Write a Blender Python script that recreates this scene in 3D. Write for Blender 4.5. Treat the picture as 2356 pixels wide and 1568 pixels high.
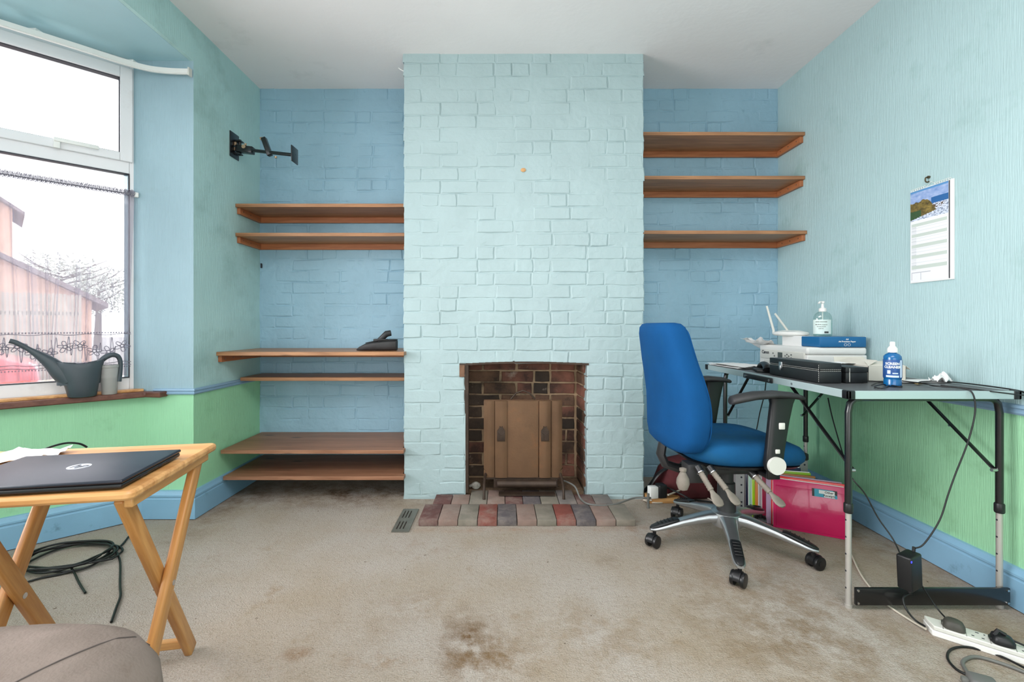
import bpy, bmesh, math, random
from mathutils import Vector, Matrix, noise, Euler
random.seed(7)
PI = math.pi
S = bpy.context.scene
COL = S.collection
for o in list(bpy.data.objects): bpy.data.objects.remove(o)

def lin(c):
    return tuple(((v/255)/12.92 if v/255 <= .04045 else ((v/255+.055)/1.055)**2.4) for v in c)

# ------------------------------------------------------------------ camera
CZ = .995; F = 1047.0
cd = bpy.data.cameras.new('camera'); cam = bpy.data.objects.new('camera', cd); COL.objects.link(cam)
cam.location = (0, 0, CZ); cam.rotation_euler = (PI/2, 0, 0)
cd.sensor_width = 36; cd.sensor_fit = 'HORIZONTAL'; cd.lens = F/2356*36
cd.shift_x = 23/2356; cd.shift_y = -34/2356; cd.clip_start = .02; cd.clip_end = 300
S.camera = cam
# ------------------------------------------------------------------ world, lights, exposure
w = bpy.data.worlds.new('overcast_sky'); S.world = w; w.use_nodes = True
bg = w.node_tree.nodes['Background']; bg.inputs[0].default_value = (1, .975, .99, 1); bg.inputs[1].default_value = 3.9
def area(name, loc, rot, sx, sy, power, col=(1, 1, 1)):
    l = bpy.data.lights.new(name, 'AREA'); l.shape = 'RECTANGLE'; l.size = sx; l.size_y = sy; l.energy = power; l.color = col
    o = bpy.data.objects.new(name, l); COL.objects.link(o); o.location = loc; o.rotation_euler = rot; return o
area('fill_front_soft', (.25, -1.5, 1.1), (PI/2+.38, 0, 0), 2.6, 2.0, 42, (1, .945, .95))  # added fill behind the camera, stands in for a bounced flash
area('fill_ceiling_soft', (.2, .3, 2.45), (0, 0, 0), 1.8, 1.2, 36, (1, .95, .95))  # unseen soft fill added near the ceiling to even out the room
area('fill_bay_soft', (-2.3, .95, 1.45), (0, math.radians(-90), 0), 1.5, 1.3, 30, (1, .96, .98)).data.spread = math.radians(120)  # added fill inside the bay, strengthens the daylight from its windows
S.view_settings.view_transform = 'Standard'; S.view_settings.look = 'None'
S.view_settings.exposure = 0.33; S.view_settings.gamma = 1; S.view_settings.use_curve_mapping = False

# ------------------------------------------------------------------ materials
def mat(name, col, rough=.6, metal=0, var=.0, vscale=6, bump=0, bscale=60, bstretch=(1, 1, 1), col2=None,
        spec=.5, coat=0, stain=None, objc=False, alpha=None, detail=4, trans=0):
    m = bpy.data.materials.new(name); m.use_nodes = True; nt = m.node_tree; N = nt.nodes; L = nt.links
    b = N['Principled BSDF']; c = lin(col) + (1,)
    b.inputs['Base Color'].default_value = c; b.inputs['Roughness'].default_value = rough
    b.inputs['Metallic'].default_value = metal; b.inputs['Specular IOR Level'].default_value = spec
    b.inputs['Coat Weight'].default_value = coat
    if trans: b.inputs['Transmission Weight'].default_value = trans
    if alpha is not None: b.inputs['Alpha'].default_value = alpha
    if objc: pos = N.new('ShaderNodeTexCoord').outputs['Object']
    else: pos = N.new('ShaderNodeNewGeometry').outputs['Position']
    last = None
    if var or col2:
        n = N.new('ShaderNodeTexNoise'); n.inputs['Scale'].default_value = vscale; n.inputs['Detail'].default_value = detail
        mp = N.new('ShaderNodeMapping'); mp.inputs['Scale'].default_value = bstretch if objc or bstretch != (1, 1, 1) and vscale > 20 else (1, 1, 1)
        L.new(pos, mp.inputs[0]); L.new(mp.outputs[0], n.inputs['Vector'])
        r = N.new('ShaderNodeValToRGB'); r.color_ramp.elements[0].position = .32; r.color_ramp.elements[1].position = .68
        c2 = lin(col2) if col2 else tuple(min(1, v*(1+var)) for v in c[:3])
        c1 = c[:3] if col2 else tuple(v*(1-var) for v in c[:3])
        r.color_ramp.elements[0].color = c1+(1,); r.color_ramp.elements[1].color = c2+(1,)
        L.new(n.outputs['Fac'], r.inputs[0]); last = r.outputs[0]
    if stain:
        for (scol, ssc, lo, hi, amt) in stain:
            n = N.new('ShaderNodeTexNoise'); n.inputs['Scale'].default_value = ssc; n.inputs['Detail'].default_value = 6; n.inputs['Roughness'].default_value = .65
            L.new(pos, n.inputs['Vector'])
            mr = N.new('ShaderNodeMapRange'); mr.inputs[1].default_value = lo; mr.inputs[2].default_value = hi; mr.inputs[4].default_value = amt
            L.new(n.outputs['Fac'], mr.inputs[0])
            mx = N.new('ShaderNodeMix'); mx.data_type = 'RGBA'; L.new(mr.outputs[0], mx.inputs[0])
            if last: L.new(last, mx.inputs[6])
            else: mx.inputs[6].default_value = c
            mx.inputs[7].default_value = lin(scol)+(1,); last = mx.outputs[2]
    if last: L.new(last, b.inputs['Base Color'])
    if bump:
        n = N.new('ShaderNodeTexNoise'); n.inputs['Scale'].default_value = bscale; n.inputs['Detail'].default_value = 5
        mp = N.new('ShaderNodeMapping'); mp.inputs['Scale'].default_value = bstretch
        L.new(pos, mp.inputs[0]); L.new(mp.outputs[0], n.inputs['Vector'])
        bp = N.new('ShaderNodeBump'); bp.inputs['Strength'].default_value = 1; bp.inputs['Distance'].default_value = bump
        L.new(n.outputs['Fac'], bp.inputs['Height']); L.new(bp.outputs[0], b.inputs['Normal'])
    return m
def wood(name, c1, c2, rough=.5, axis='X', knots=True):
    m = bpy.data.materials.new(name); m.use_nodes = True; nt = m.node_tree; N = nt.nodes; L = nt.links
    b = N['Principled BSDF']; b.inputs['Roughness'].default_value = rough
    pos = N.new('ShaderNodeTexCoord').outputs['Object']
    mp = N.new('ShaderNodeMapping'); s = [14, 14, 14]; s['XYZ'.index(axis)] = 1.1; mp.inputs['Scale'].default_value = s
    L.new(pos, mp.inputs[0])
    n = N.new('ShaderNodeTexNoise'); n.inputs['Scale'].default_value = 2.2; n.inputs['Detail'].default_value = 8; n.inputs['Distortion'].default_value = .6
    L.new(mp.outputs[0], n.inputs['Vector'])
    wv = N.new('ShaderNodeTexNoise'); wv.inputs['Scale'].default_value = 11; wv.inputs['Detail'].default_value = 3; L.new(mp.outputs[0], wv.inputs['Vector'])
    ad = N.new('ShaderNodeMath'); ad.operation = 'MULTIPLY_ADD'; L.new(wv.outputs['Fac'], ad.inputs[0]); ad.inputs[1].default_value = .35; L.new(n.outputs['Fac'], ad.inputs[2])
    r = N.new('ShaderNodeValToRGB'); r.color_ramp.elements[0].position = .45; r.color_ramp.elements[1].position = .85
    r.color_ramp.elements[0].color = lin(c1)+(1,); r.color_ramp.elements[1].color = lin(c2)+(1,)
    L.new(ad.outputs[0], r.inputs[0]); last = r.outputs[0]
    if knots:
        v = N.new('ShaderNodeTexVoronoi'); v.inputs['Scale'].default_value = 1.0
        mp2 = N.new('ShaderNodeMapping'); s2 = [9, 9, 9]; s2['XYZ'.index(axis)] = 3.4; mp2.inputs['Scale'].default_value = s2
        L.new(pos, mp2.inputs[0]); L.new(mp2.outputs[0], v.inputs['Vector'])
        mr = N.new('ShaderNodeMapRange'); mr.inputs[1].default_value = .08; mr.inputs[2].default_value = .16; mr.inputs[3].default_value = .75; mr.inputs[4].default_value = 0
        L.new(v.outputs['Distance'], mr.inputs[0])
        mx = N.new('ShaderNodeMix'); mx.data_type = 'RGBA'; L.new(mr.outputs[0], mx.inputs[0]); L.new(last, mx.inputs[6])
        mx.inputs[7].default_value = lin(tuple(int(v*.5) for v in c1))+(1,); last = mx.outputs[2]
    L.new(last, b.inputs['Base Color'])
    bp = N.new('ShaderNodeBump'); bp.inputs['Distance'].default_value = .0006; L.new(ad.outputs[0], bp.inputs['Height']); L.new(bp.outputs[0], b.inputs['Normal'])
    return m

PAPER = dict(bump=.0022, bscale=1, bstretch=(290, 290, 10), rough=.62)
M = {}
M['aqua'] = mat('aqua_ribbed_wallpaper', (174, 202, 204), var=.04, vscale=1.8, stain=[((120, 160, 150), 3.5, .56, .8, .5)], **PAPER)
M['aqua_left'] = mat('aqua_ribbed_wallpaper_worn', (178, 214, 212), var=.07, vscale=2.2, stain=[((104, 140, 132), 3, .52, .78, .5)], **PAPER)
M['aqua_pier'] = mat('aqua_pier_window_tint', (152, 180, 190), var=.05, vscale=2.4, stain=[((130, 150, 150), 4, .6, .8, .4)], **PAPER)  # bluish window light on the pier is put into this wall colour
M['green'] = mat('green_ribbed_wallpaper', (158, 216, 172), var=.06, vscale=2.2, stain=[((88, 140, 84), 5, .56, .8, .5)], **PAPER)
M['aqua_brick'] = mat('painted_brick_aqua', (166, 187, 189), .5, var=.035, vscale=5, bump=.004, bscale=30, stain=[((140, 180, 176), 22, .66, .78, .5)], detail=6)
M['blue_brick'] = mat('painted_brick_blue', (148, 184, 202), .5, var=.06, vscale=3.5, bump=.004, bscale=30, stain=[((104, 146, 164), 18, .62, .78, .5)], detail=6)
M['ceiling'] = mat('ceiling_paint', (240, 237, 237), .8, var=.02, vscale=2, bump=.001, bscale=30, stain=[((170, 172, 170), 2.5, .6, .85, .4)])
M['soffit'] = mat('bay_ceiling_paint', (168, 206, 214), .5, var=.05, vscale=2, bump=.003, bscale=6)
M['skirt'] = mat('blue_gloss_paint', (134, 178, 206), .35, var=.05, vscale=6, bump=.001, bscale=20, stain=[((80, 110, 128), 9, .62, .75, .6)])
M['rail'] = mat('dado_grey_blue_paint', (135, 168, 192), .4, var=.04, vscale=8)
M['pvc'] = mat('white_window_plastic', (226, 226, 228), .35, var=.02, vscale=5, stain=[((168, 160, 150), 5, .6, .8, .4)])
M['gasket'] = mat('black_gasket', (35, 38, 48), .6)
M['white'] = mat('white_plastic', (232, 232, 228), .35)
M['offwhite'] = mat('offwhite_plastic', (214, 214, 206), .4, var=.03, vscale=9)
M['paper'] = mat('white_paper', (238, 238, 236), .8)
M['black'] = mat('black_plastic', (22, 23, 25), .42)
M['dustblack'] = mat('dusty_black_plastic', (44, 44, 45), .55, var=.25, vscale=14)
M['blackmetal'] = mat('black_painted_metal', (16, 17, 19), .28, coat=.3)
M['rubber'] = mat('black_cable_rubber', (17, 18, 19), .5)
M['greycable'] = mat('grey_cable_rubber', (105, 106, 102), .5)
M['whitecable'] = mat('cream_cable_rubber', (205, 196, 180), .5)
M['alu'] = mat('brushed_aluminium', (188, 191, 194), .32, .9, var=.06, vscale=14, bump=.0002, bscale=200)
M['alutube'] = mat('satin_aluminium_tube', (190, 186, 180), .4, .5, var=.04, vscale=9)
M['alustrip'] = mat('pale_anodised_strip', (186, 204, 204), .4, .35)
M['steel'] = mat('bright_steel', (200, 200, 200), .25, 1)
M['dusty'] = mat('dusty_grey_plastic', (128, 120, 110), .75, var=.12, vscale=30)
M['bluefab'] = mat('blue_office_fabric', (8, 74, 128), .85, var=.06, vscale=9, bump=.0006, bscale=700, stain=[((40, 90, 110), 7, .6, .85, .35)], spec=.2)
M['seatfab'] = mat('blue_office_fabric_worn', (16, 78, 122), .85, var=.14, vscale=7, bump=.0006, bscale=700, stain=[((40, 84, 98), 5, .5, .75, .5)], spec=.2)
M['velvet'] = mat('grey_brown_velvet', (112, 102, 94), .95, col2=(132, 120, 112), vscale=7, bump=.0012, bscale=180, stain=[((88, 72, 54), 6, .54, .7, .6)], spec=.15)
M['carpet'] = None
M['shelf'] = wood('stained_pine_shelf', (138, 94, 62), (184, 134, 94), .42)
M['shelfdark'] = wood('dark_stained_pine_shelf', (128, 86, 62), (162, 116, 88), .45)
M['batten'] = wood('orange_stained_batten', (146, 84, 50), (184, 118, 76), .45)
M['battenY'] = wood('orange_stained_side_batten', (146, 84, 50), (184, 118, 76), .45, 'Y')
M['beech'] = wood('varnished_beech', (178, 120, 64), (222, 170, 110), .38, 'X', False)
M['beechY'] = wood('varnished_beech_rail', (186, 128, 70), (214, 160, 98), .38, 'Y', False)
M['beechZ'] = wood('varnished_beech_leg', (170, 110, 54), (214, 158, 94), .38, 'Z', False)
M['sill'] = wood('dark_brown_sill', (86, 48, 36), (112, 70, 54), .4, 'X')
M['mortar'] = mat('sooty_tan_mortar', (176, 150, 120), .9, var=.15, vscale=20, bump=.003, bscale=60, stain=[((60, 46, 38), 5, .50, .64, .8)])
def fb(n, c): return mat(n, c, .85, var=.25, vscale=24, bump=.003, bscale=60, stain=[((44, 36, 30), 6, .48, .62, .8), ((186, 168, 152), 9, .60, .74, .7)])
M['fb1'] = fb('fire_brick_red', (128, 84, 68)); M['fb2'] = fb('fire_brick_brown', (116, 86, 66)); M['fb3'] = fb('fire_brick_soot', (74, 60, 48))
M['soot'] = mat('sooty_render', (52, 40, 32), .95, var=.3, vscale=16, bump=.006, bscale=40)
M['ash'] = mat('dusty_hearth_floor', (104, 84, 64), .95, var=.25, vscale=30, bump=.006, bscale=60)
M['rustiron'] = mat('rust_brown_cast_iron', (98, 72, 50), .5, .35, col2=(118, 88, 62), vscale=5, bump=.0006, bscale=90, stain=[((146, 88, 46), 5, .56, .75, .5), ((70, 52, 40), 8, .6, .75, .5)])
M['iron'] = mat('dark_cast_iron', (66, 52, 42), .55, .4, var=.25, vscale=20)
def hb(n, c): return mat(n, c, .8, var=.12, vscale=22, bump=.0015, bscale=90, stain=[((150, 138, 128), 9, .46, .7, .6)])
HB = {'grey': hb('hearth_brick_grey', (112, 106, 102)), 'olive': hb('hearth_brick_olive', (122, 116, 104)), 'red': hb('hearth_brick_red', (124, 66, 56)),
      'dark': hb('hearth_brick_blue_grey', (88, 82, 84)), 'pink': hb('hearth_brick_pinkish', (134, 112, 102)), 'maroon': hb('hearth_brick_maroon', (96, 62, 58))}

def glassmat(name, gl=.07, tint=(1, 1, 1), rough=0):
    m = bpy.data.materials.new(name); m.use_nodes = True; nt = m.node_tree; N = nt.nodes; L = nt.links
    N.remove(N['Principled BSDF']); o = N['Material Output']
    t = N.new('ShaderNodeBsdfTransparent'); t.inputs[0].default_value = tint+(1,)
    g = N.new('ShaderNodeBsdfGlossy'); g.inputs['Roughness'].default_value = rough
    mx = N.new('ShaderNodeMixShader'); mx.inputs[0].default_value = gl
    L.new(t.outputs[0], mx.inputs[1]); L.new(g.outputs[0], mx.inputs[2]); L.new(mx.outputs[0], o.inputs[0]); return m
M['glass'] = glassmat('window_glass', .06, (.97, .99, 1))
M['clear'] = glassmat('clear_bottle_plastic', .12, (.86, .93, .91), .05)
M['blueliquid'] = glassmat('blue_liquid', .12, (.02, .18, .62), .05)
def netmat(name, a, col=(205, 202, 214)):
    m = bpy.data.materials.new(name); m.use_nodes = True; nt = m.node_tree; N = nt.nodes; L = nt.links
    N.remove(N['Principled BSDF']); o = N['Material Output']
    t = N.new('ShaderNodeBsdfTransparent')
    d = N.new('ShaderNodeBsdfDiffuse'); d.inputs[0].default_value = lin(col)+(1,)
    tl = N.new('ShaderNodeBsdfTranslucent'); tl.inputs[0].default_value = lin(tuple(int(v*.8) for v in col))+(1,)
    m2 = N.new('ShaderNodeMixShader'); m2.inputs[0].default_value = .45; L.new(d.outputs[0], m2.inputs[1]); L.new(tl.outputs[0], m2.inputs[2])
    mx = N.new('ShaderNodeMixShader')
    lw = N.new('ShaderNodeLayerWeight'); lw.inputs[0].default_value = .3
    mr = N.new('ShaderNodeMapRange'); mr.inputs[3].default_value = a; mr.inputs[4].default_value = min(1, a+.6); L.new(lw.outputs['Facing'], mr.inputs[0])
    L.new(mr.outputs[0], mx.inputs[0]); L.new(t.outputs[0], mx.inputs[1]); L.new(m2.outputs[0], mx.inputs[2]); L.new(mx.outputs[0], o.inputs[0]); return m
M['net'] = netmat('sheer_net_voile', .54, (180, 175, 188)); M['lace'] = netmat('lace_thread', .65, (170, 166, 180))

def carpet():
    m = bpy.data.materials.new('beige_stained_carpet'); m.use_nodes = True; nt = m.node_tree; N = nt.nodes; L = nt.links
    b = N['Principled BSDF']; b.inputs['Roughness'].default_value = .95; b.inputs['Specular IOR Level'].default_value = .1
    pos = N.new('ShaderNodeNewGeometry').outputs['Position']
    def nz(sc, det=4, rough=.5):
        n = N.new('ShaderNodeTexNoise'); n.inputs['Scale'].default_value = sc; n.inputs['Detail'].default_value = det; n.inputs['Roughness'].default_value = rough
        L.new(pos, n.inputs['Vector']); return n.outputs['Fac']
    def rng(src, a, b_, c=0, d=1):
        r = N.new('ShaderNodeMapRange'); r.inputs[1].default_value = a; r.inputs[2].default_value = b_; r.inputs[3].default_value = c; r.inputs[4].default_value = d
        L.new(src, r.inputs[0]); return r.outputs[0]
    def mul(a, b_, op='MULTIPLY'):
        x = N.new('ShaderNodeMath'); x.operation = op; x.use_clamp = (op != 'SUBTRACT')
        for i, v in enumerate((a, b_)):
            if isinstance(v, (int, float)): x.inputs[i].default_value = v
            else: L.new(v, x.inputs[i])
        return x.outputs[0]
    cur = [None]
    def blend(fac, col):
        x = N.new('ShaderNodeMix'); x.data_type = 'RGBA'; L.new(fac, x.inputs[0])
        if cur[0] is None: x.inputs[6].default_value = lin((174, 166, 157))+(1,)
        else: L.new(cur[0], x.inputs[6])
        x.inputs[7].default_value = lin(col)+(1,); cur[0] = x.outputs[2]
    blend(rng(nz(2.2, 5), .38, .66), (164, 152, 136))
    blend(rng(nz(230, 2), .45, .72, 0, .45), (128, 112, 92))
    blend(rng(nz(60, 3), .55, .75, 0, .35), (132, 116, 94))
    blend(rng(nz(5, 6, .7), .60, .74, 0, .5), (132, 108, 76))
    # stains and broader darker patches that keep their own place on the carpet
    warp = nz(9, 5, .7); fine = nz(26, 4, .7)
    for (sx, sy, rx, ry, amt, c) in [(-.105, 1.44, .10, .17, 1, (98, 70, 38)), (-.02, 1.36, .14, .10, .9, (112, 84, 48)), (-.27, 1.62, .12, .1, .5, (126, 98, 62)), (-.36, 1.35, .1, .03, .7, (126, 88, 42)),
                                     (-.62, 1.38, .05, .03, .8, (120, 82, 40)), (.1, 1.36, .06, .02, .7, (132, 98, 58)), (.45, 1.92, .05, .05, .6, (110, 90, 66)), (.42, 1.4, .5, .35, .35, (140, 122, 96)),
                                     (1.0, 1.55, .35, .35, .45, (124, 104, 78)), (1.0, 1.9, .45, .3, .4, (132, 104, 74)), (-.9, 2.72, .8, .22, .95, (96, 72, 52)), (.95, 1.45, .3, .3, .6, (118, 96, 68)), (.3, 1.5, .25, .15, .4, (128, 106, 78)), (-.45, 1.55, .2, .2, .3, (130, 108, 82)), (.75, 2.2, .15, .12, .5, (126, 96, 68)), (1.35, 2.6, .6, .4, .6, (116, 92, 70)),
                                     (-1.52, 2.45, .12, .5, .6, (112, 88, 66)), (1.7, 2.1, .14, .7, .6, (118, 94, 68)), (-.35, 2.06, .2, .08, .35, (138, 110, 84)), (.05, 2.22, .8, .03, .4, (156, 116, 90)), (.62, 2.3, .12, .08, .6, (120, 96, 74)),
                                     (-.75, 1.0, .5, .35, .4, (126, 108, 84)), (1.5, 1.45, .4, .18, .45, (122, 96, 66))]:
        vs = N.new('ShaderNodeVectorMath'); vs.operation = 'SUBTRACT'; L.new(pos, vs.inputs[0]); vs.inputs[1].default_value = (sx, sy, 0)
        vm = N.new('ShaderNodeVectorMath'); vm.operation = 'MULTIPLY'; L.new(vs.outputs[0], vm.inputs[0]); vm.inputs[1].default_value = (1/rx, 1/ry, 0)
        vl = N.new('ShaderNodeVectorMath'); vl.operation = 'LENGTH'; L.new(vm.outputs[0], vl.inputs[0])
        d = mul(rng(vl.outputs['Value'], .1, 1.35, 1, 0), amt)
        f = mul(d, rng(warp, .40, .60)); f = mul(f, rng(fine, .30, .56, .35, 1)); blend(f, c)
    blend(rng(nz(34, 2, .6), .735, .76, 0, .8), (74, 58, 42))
    L.new(cur[0], b.inputs['Base Color'])
    h = mul(mul(nz(190, 3), 1), mul(nz(55, 3), .8), 'ADD')
    bp = N.new('ShaderNodeBump'); bp.inputs['Distance'].default_value = .006; bp.inputs['Strength'].default_value = .9; L.new(h, bp.inputs['Height']); L.new(bp.outputs[0], b.inputs['Normal'])
    return m
M['carpet'] = carpet()
def colmat(name, rough=.4):
    m = bpy.data.materials.new(name); m.use_nodes = True; N = m.node_tree.nodes
    a = N.new('ShaderNodeVertexColor'); a.layer_name = 'print'; m.node_tree.links.new(a.outputs[0], N['Principled BSDF'].inputs['Base Color'])
    N['Principled BSDF'].inputs['Roughness'].default_value = rough; return m

# ------------------------------------------------------------------ mesh helpers
def empty(name, loc=(0, 0, 0), rz=0, label=None, cat=None, group=None, kind=None):
    o = bpy.data.objects.new(name, None); COL.objects.link(o); o.location = loc; o.rotation_euler = (0, 0, rz); o.empty_display_size = .05
    tag(o, label, cat, group, kind); return o
def tag(o, label=None, cat=None, group=None, kind=None):
    if label: o['label'] = label
    if cat: o['category'] = cat
    if group: o['group'] = group
    if kind: o['kind'] = kind
    return o
class MB:
    def __init__(s): s.v = []; s.f = []; s.mi = []; s.cur = 0
    def add(s, vs, fs):
        n = len(s.v); s.v += [tuple(p) for p in vs]; s.f += [tuple(i+n for i in f) for f in fs]; s.mi += [s.cur]*len(fs); return s
    def box(s, x0, x1, y0, y1, z0, z1, mtx=None):
        vs = [Vector((x, y, z)) for z in (z0, z1) for y in (y0, y1) for x in (x0, x1)]
        if mtx: vs = [mtx @ p for p in vs]
        return s.add(vs, [(0, 2, 3, 1), (4, 5, 7, 6), (0, 1, 5, 4), (2, 6, 7, 3), (0, 4, 6, 2), (1, 3, 7, 5)])
    def rbox(s, x0, x1, y0, y1, z0, z1, r=.004, seg=2, mtx=None):
        bm = bmesh.new(); bmesh.ops.create_cube(bm, size=1)
        for v in bm.verts: v.co = Vector(((x0+x1)/2+v.co.x*(x1-x0), (y0+y1)/2+v.co.y*(y1-y0), (z0+z1)/2+v.co.z*(z1-z0)))
        r = min(r, .49*min(x1-x0, y1-y0, z1-z0))
        bmesh.ops.bevel(bm, geom=bm.edges[:], offset=r, segments=seg, profile=.5, affect='EDGES')
        return s.bm(bm, mtx)
    def bm(s, bm, mtx=None):
        bm.verts.index_update(); vs = [(mtx @ v.co) if mtx else v.co.copy() for v in bm.verts]
        s.add(vs, [[v.index for v in f.verts] for f in bm.faces]); bm.free(); return s
    def tube(s, pts, r, n=8, closed=False, flat=1):
        pts = [Vector(p) for p in pts]; m = len(pts); rs = r if isinstance(r, (list, tuple)) else [r]*m
        rings = []; up = Vector((0, 0, 1)); prev = None
        for i, p in enumerate(pts):
            if closed: t = pts[(i+1) % m]-pts[i-1]
            else: t = pts[min(i+1, m-1)]-pts[max(i-1, 0)]
            t = t.normalized() if t.length > 1e-9 else Vector((0, 0, 1))
            if prev is None:
                a = t.cross(up)
                if a.length < 1e-3: a = t.cross(Vector((1, 0, 0)))
                a.normalize()
            else:
                a = prev-t*prev.dot(t)
                if a.length < 1e-4: a = t.cross(up)
                a.normalize()
            prev = a; b = t.cross(a)
            rings.append([p+a*math.cos(2*PI*k/n)*rs[i]+b*math.sin(2*PI*k/n)*rs[i]*flat for k in range(n)])
        vs = [q for rr in rings for q in rr]; fs = []
        for i in range(m if closed else m-1):
            j = (i+1) % m
            for k in range(n): k2 = (k+1) % n; fs.append((i*n+k, i*n+k2, j*n+k2, j*n+k))
        if not closed: fs += [tuple(range(n-1, -1, -1)), tuple((m-1)*n+k for k in range(n))]
        return s.add(vs, fs)
    def cyl(s, p0, p1, r, n=20): return s.tube([p0, p1], r, n)
    def lathe(s, prof, o=(0, 0, 0), n=28, sx=1, sy=1, mtx=None):
        vs = []; fs = []; m = len(prof)
        for (r, z) in prof:
            for k in range(n):
                p = Vector((o[0]+r*sx*math.cos(2*PI*k/n), o[1]+r*sy*math.sin(2*PI*k/n), o[2]+z)); vs.append(mtx @ p if mtx else p)
        for i in range(m-1):
            for k in range(n): k2 = (k+1) % n; fs.append((i*n+k, i*n+k2, (i+1)*n+k2, (i+1)*n+k))
        if prof[0][0] > 1e-6: fs.append(tuple(range(n-1, -1, -1)))
        if prof[-1][0] > 1e-6: fs.append(tuple((m-1)*n+k for k in range(n)))
        return s.add(vs, fs)
    def prism(s, poly, z0, z1, mtx=None):
        n = len(poly); vs = [Vector((x, y, z)) for z in (z0, z1) for x, y in poly]
        if mtx: vs = [mtx @ p for p in vs]
        return s.add(vs, [tuple(range(n-1, -1, -1)), tuple(range(n, 2*n))]+[(i, (i+1) % n, (i+1) % n+n, i+n) for i in range(n)])
    def loft(s, secs, cap=True):
        n = len(secs[0]); fs = []
        for i in range(len(secs)-1):
            for k in range(n): k2 = (k+1) % n; fs.append((i*n+k, i*n+k2, (i+1)*n+k2, (i+1)*n+k))
        if cap: fs += [tuple(range(n-1, -1, -1)), tuple((len(secs)-1)*n+k for k in range(n))]
        return s.add([p for c in secs for p in c], fs)
    def pieces(s, name, m, parent=None, **k):
        # every added primitive becomes a part of its own
        seen = {}; 
        par = list(range(len(s.v)))
        def find(a):
            while par[a] != a: par[a] = par[par[a]]; a = par[a]
            return a
        for f in s.f:
            for q in f[1:]: par[find(q)] = find(f[0])
        for f in s.f: seen.setdefault(find(f[0]), []).append(f)
        out = []
        for fs in seen.values():
            ids = sorted({q for f in fs for q in f}); mp = {q: i for i, q in enumerate(ids)}; mb = MB(); mb.add([s.v[q] for q in ids], [tuple(mp[q] for q in f) for f in fs]); out.append(mb.build(name, m, parent, **k))
        return out
    def build(s, name, m, parent=None, smooth=35, bevel=0, loc=None, kind=None):
        me = bpy.data.meshes.new(name); me.from_pydata(s.v, [], s.f); me.update()
        ms = m if isinstance(m, (list, tuple)) else [m]
        for x in ms: me.materials.append(x)
        if len(ms) > 1: me.polygons.foreach_set('material_index', s.mi)
        b2 = bmesh.new(); b2.from_mesh(me); bmesh.ops.recalc_face_normals(b2, faces=b2.faces); b2.to_mesh(me); b2.free()
        if smooth:
            me.polygons.foreach_set('use_smooth', [True]*len(me.polygons)); me.set_sharp_from_angle(angle=math.radians(smooth))
        o = bpy.data.objects.new(name, me); COL.objects.link(o)
        if parent: o.parent = parent
        if loc: o.location = loc
        if bevel:
            bv = o.modifiers.new('bevel', 'BEVEL'); bv.width = bevel; bv.segments = 2; bv.limit_method = 'ANGLE'
        if kind: o['kind'] = kind
        return o
def copy_tree(o, parent=None):
    c = o.copy(); COL.objects.link(c); c.parent = parent
    for ch in list(o.children): copy_tree(ch, c)
    return c
def spl(pts, k=8, closed=False):
    pts = [Vector(p) for p in pts]; out = []; n = len(pts)
    for i in range(n if closed else n-1):
        g = (lambda j: pts[j % n]) if closed else (lambda j: pts[max(0, min(n-1, j))])
        p0, p1, p2, p3 = g(i-1), g(i), g(i+1), g(i+2)
        for t in range(k):
            t /= k; out.append(.5*((2*p1)+(-p0+p2)*t+(2*p0-5*p1+4*p2-p3)*t*t+(-p0+3*p1-3*p2+p3)*t**3))
    if not closed: out.append(pts[-1])
    return out
def P(px, py, y): return Vector(((px-1155)/F*y, y, CZ-(py-750)/F*y))      # a point seen in the photograph at depth y
def G(px, py, z=0): y = (CZ-z)*F/(py-750); return Vector(((px-1155)/F*y, y, z))  # ... lying at height z
def superell(cx, cy, hx, hy, z, e=4, n=32):
    r = []
    for k in range(n):
        a = 2*PI*k/n; c, s_ = math.cos(a), math.sin(a)
        r.append(Vector((cx+hx*math.copysign(abs(c)**(2/e), c), cy+hy*math.copysign(abs(s_)**(2/e), s_), z)))
    return r
def text(name, body, size, m, parent, mtx, bold=0, ext=.0003, shear=0):
    cu = bpy.data.curves.new(name, 'FONT'); cu.body = body; cu.size = size; cu.align_x = 'CENTER'; cu.align_y = 'CENTER'; cu.extrude = ext; cu.offset = bold; cu.resolution_u = 2; cu.shear = shear
    t = bpy.data.objects.new('tmp', cu); COL.objects.link(t); bpy.context.view_layer.update()
    me = bpy.data.meshes.new_from_object(t.evaluated_get(bpy.context.evaluated_depsgraph_get())); me.name = name
    bpy.data.objects.remove(t); me.materials.clear(); me.materials.append(m); me.transform(mtx)
    o = bpy.data.objects.new(name, me); COL.objects.link(o)
    if parent: o.parent = parent
    return o
def basis(o, x, y):   # matrix whose local X,Y axes are x,y and origin o
    x = Vector(x).normalized(); y = Vector(y).normalized(); z = x.cross(y); y = z.cross(x)
    return Matrix(((x.x, y.x, z.x, o[0]), (x.y, y.y, z.y, o[1]), (x.z, y.z, z.z, o[2]), (0, 0, 0, 1)))
def sweep(path, prof, flip=1):   # prof: (d, z) pairs, d out of the wall to the left side of travel * flip
    n = len(path); pts = [Vector((p[0], p[1])) for p in path]; secs = []
    for i in range(n):
        d1 = (pts[i]-pts[i-1]).normalized() if i > 0 else None; d2 = (pts[i+1]-pts[i]).normalized() if i < n-1 else None
        d1 = d1 or d2; d2 = d2 or d1
        n1 = Vector((-d1.y, d1.x))*flip; n2 = Vector((-d2.y, d2.x))*flip; mi = (n1+n2).normalized(); sc = 1/max(.3, mi.dot(n1))
        secs.append([Vector((pts[i].x+mi.x*d*sc, pts[i].y+mi.y*d*sc, z)) for d, z in prof])
    mb = MB(); mb.loft(secs); return mb

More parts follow.
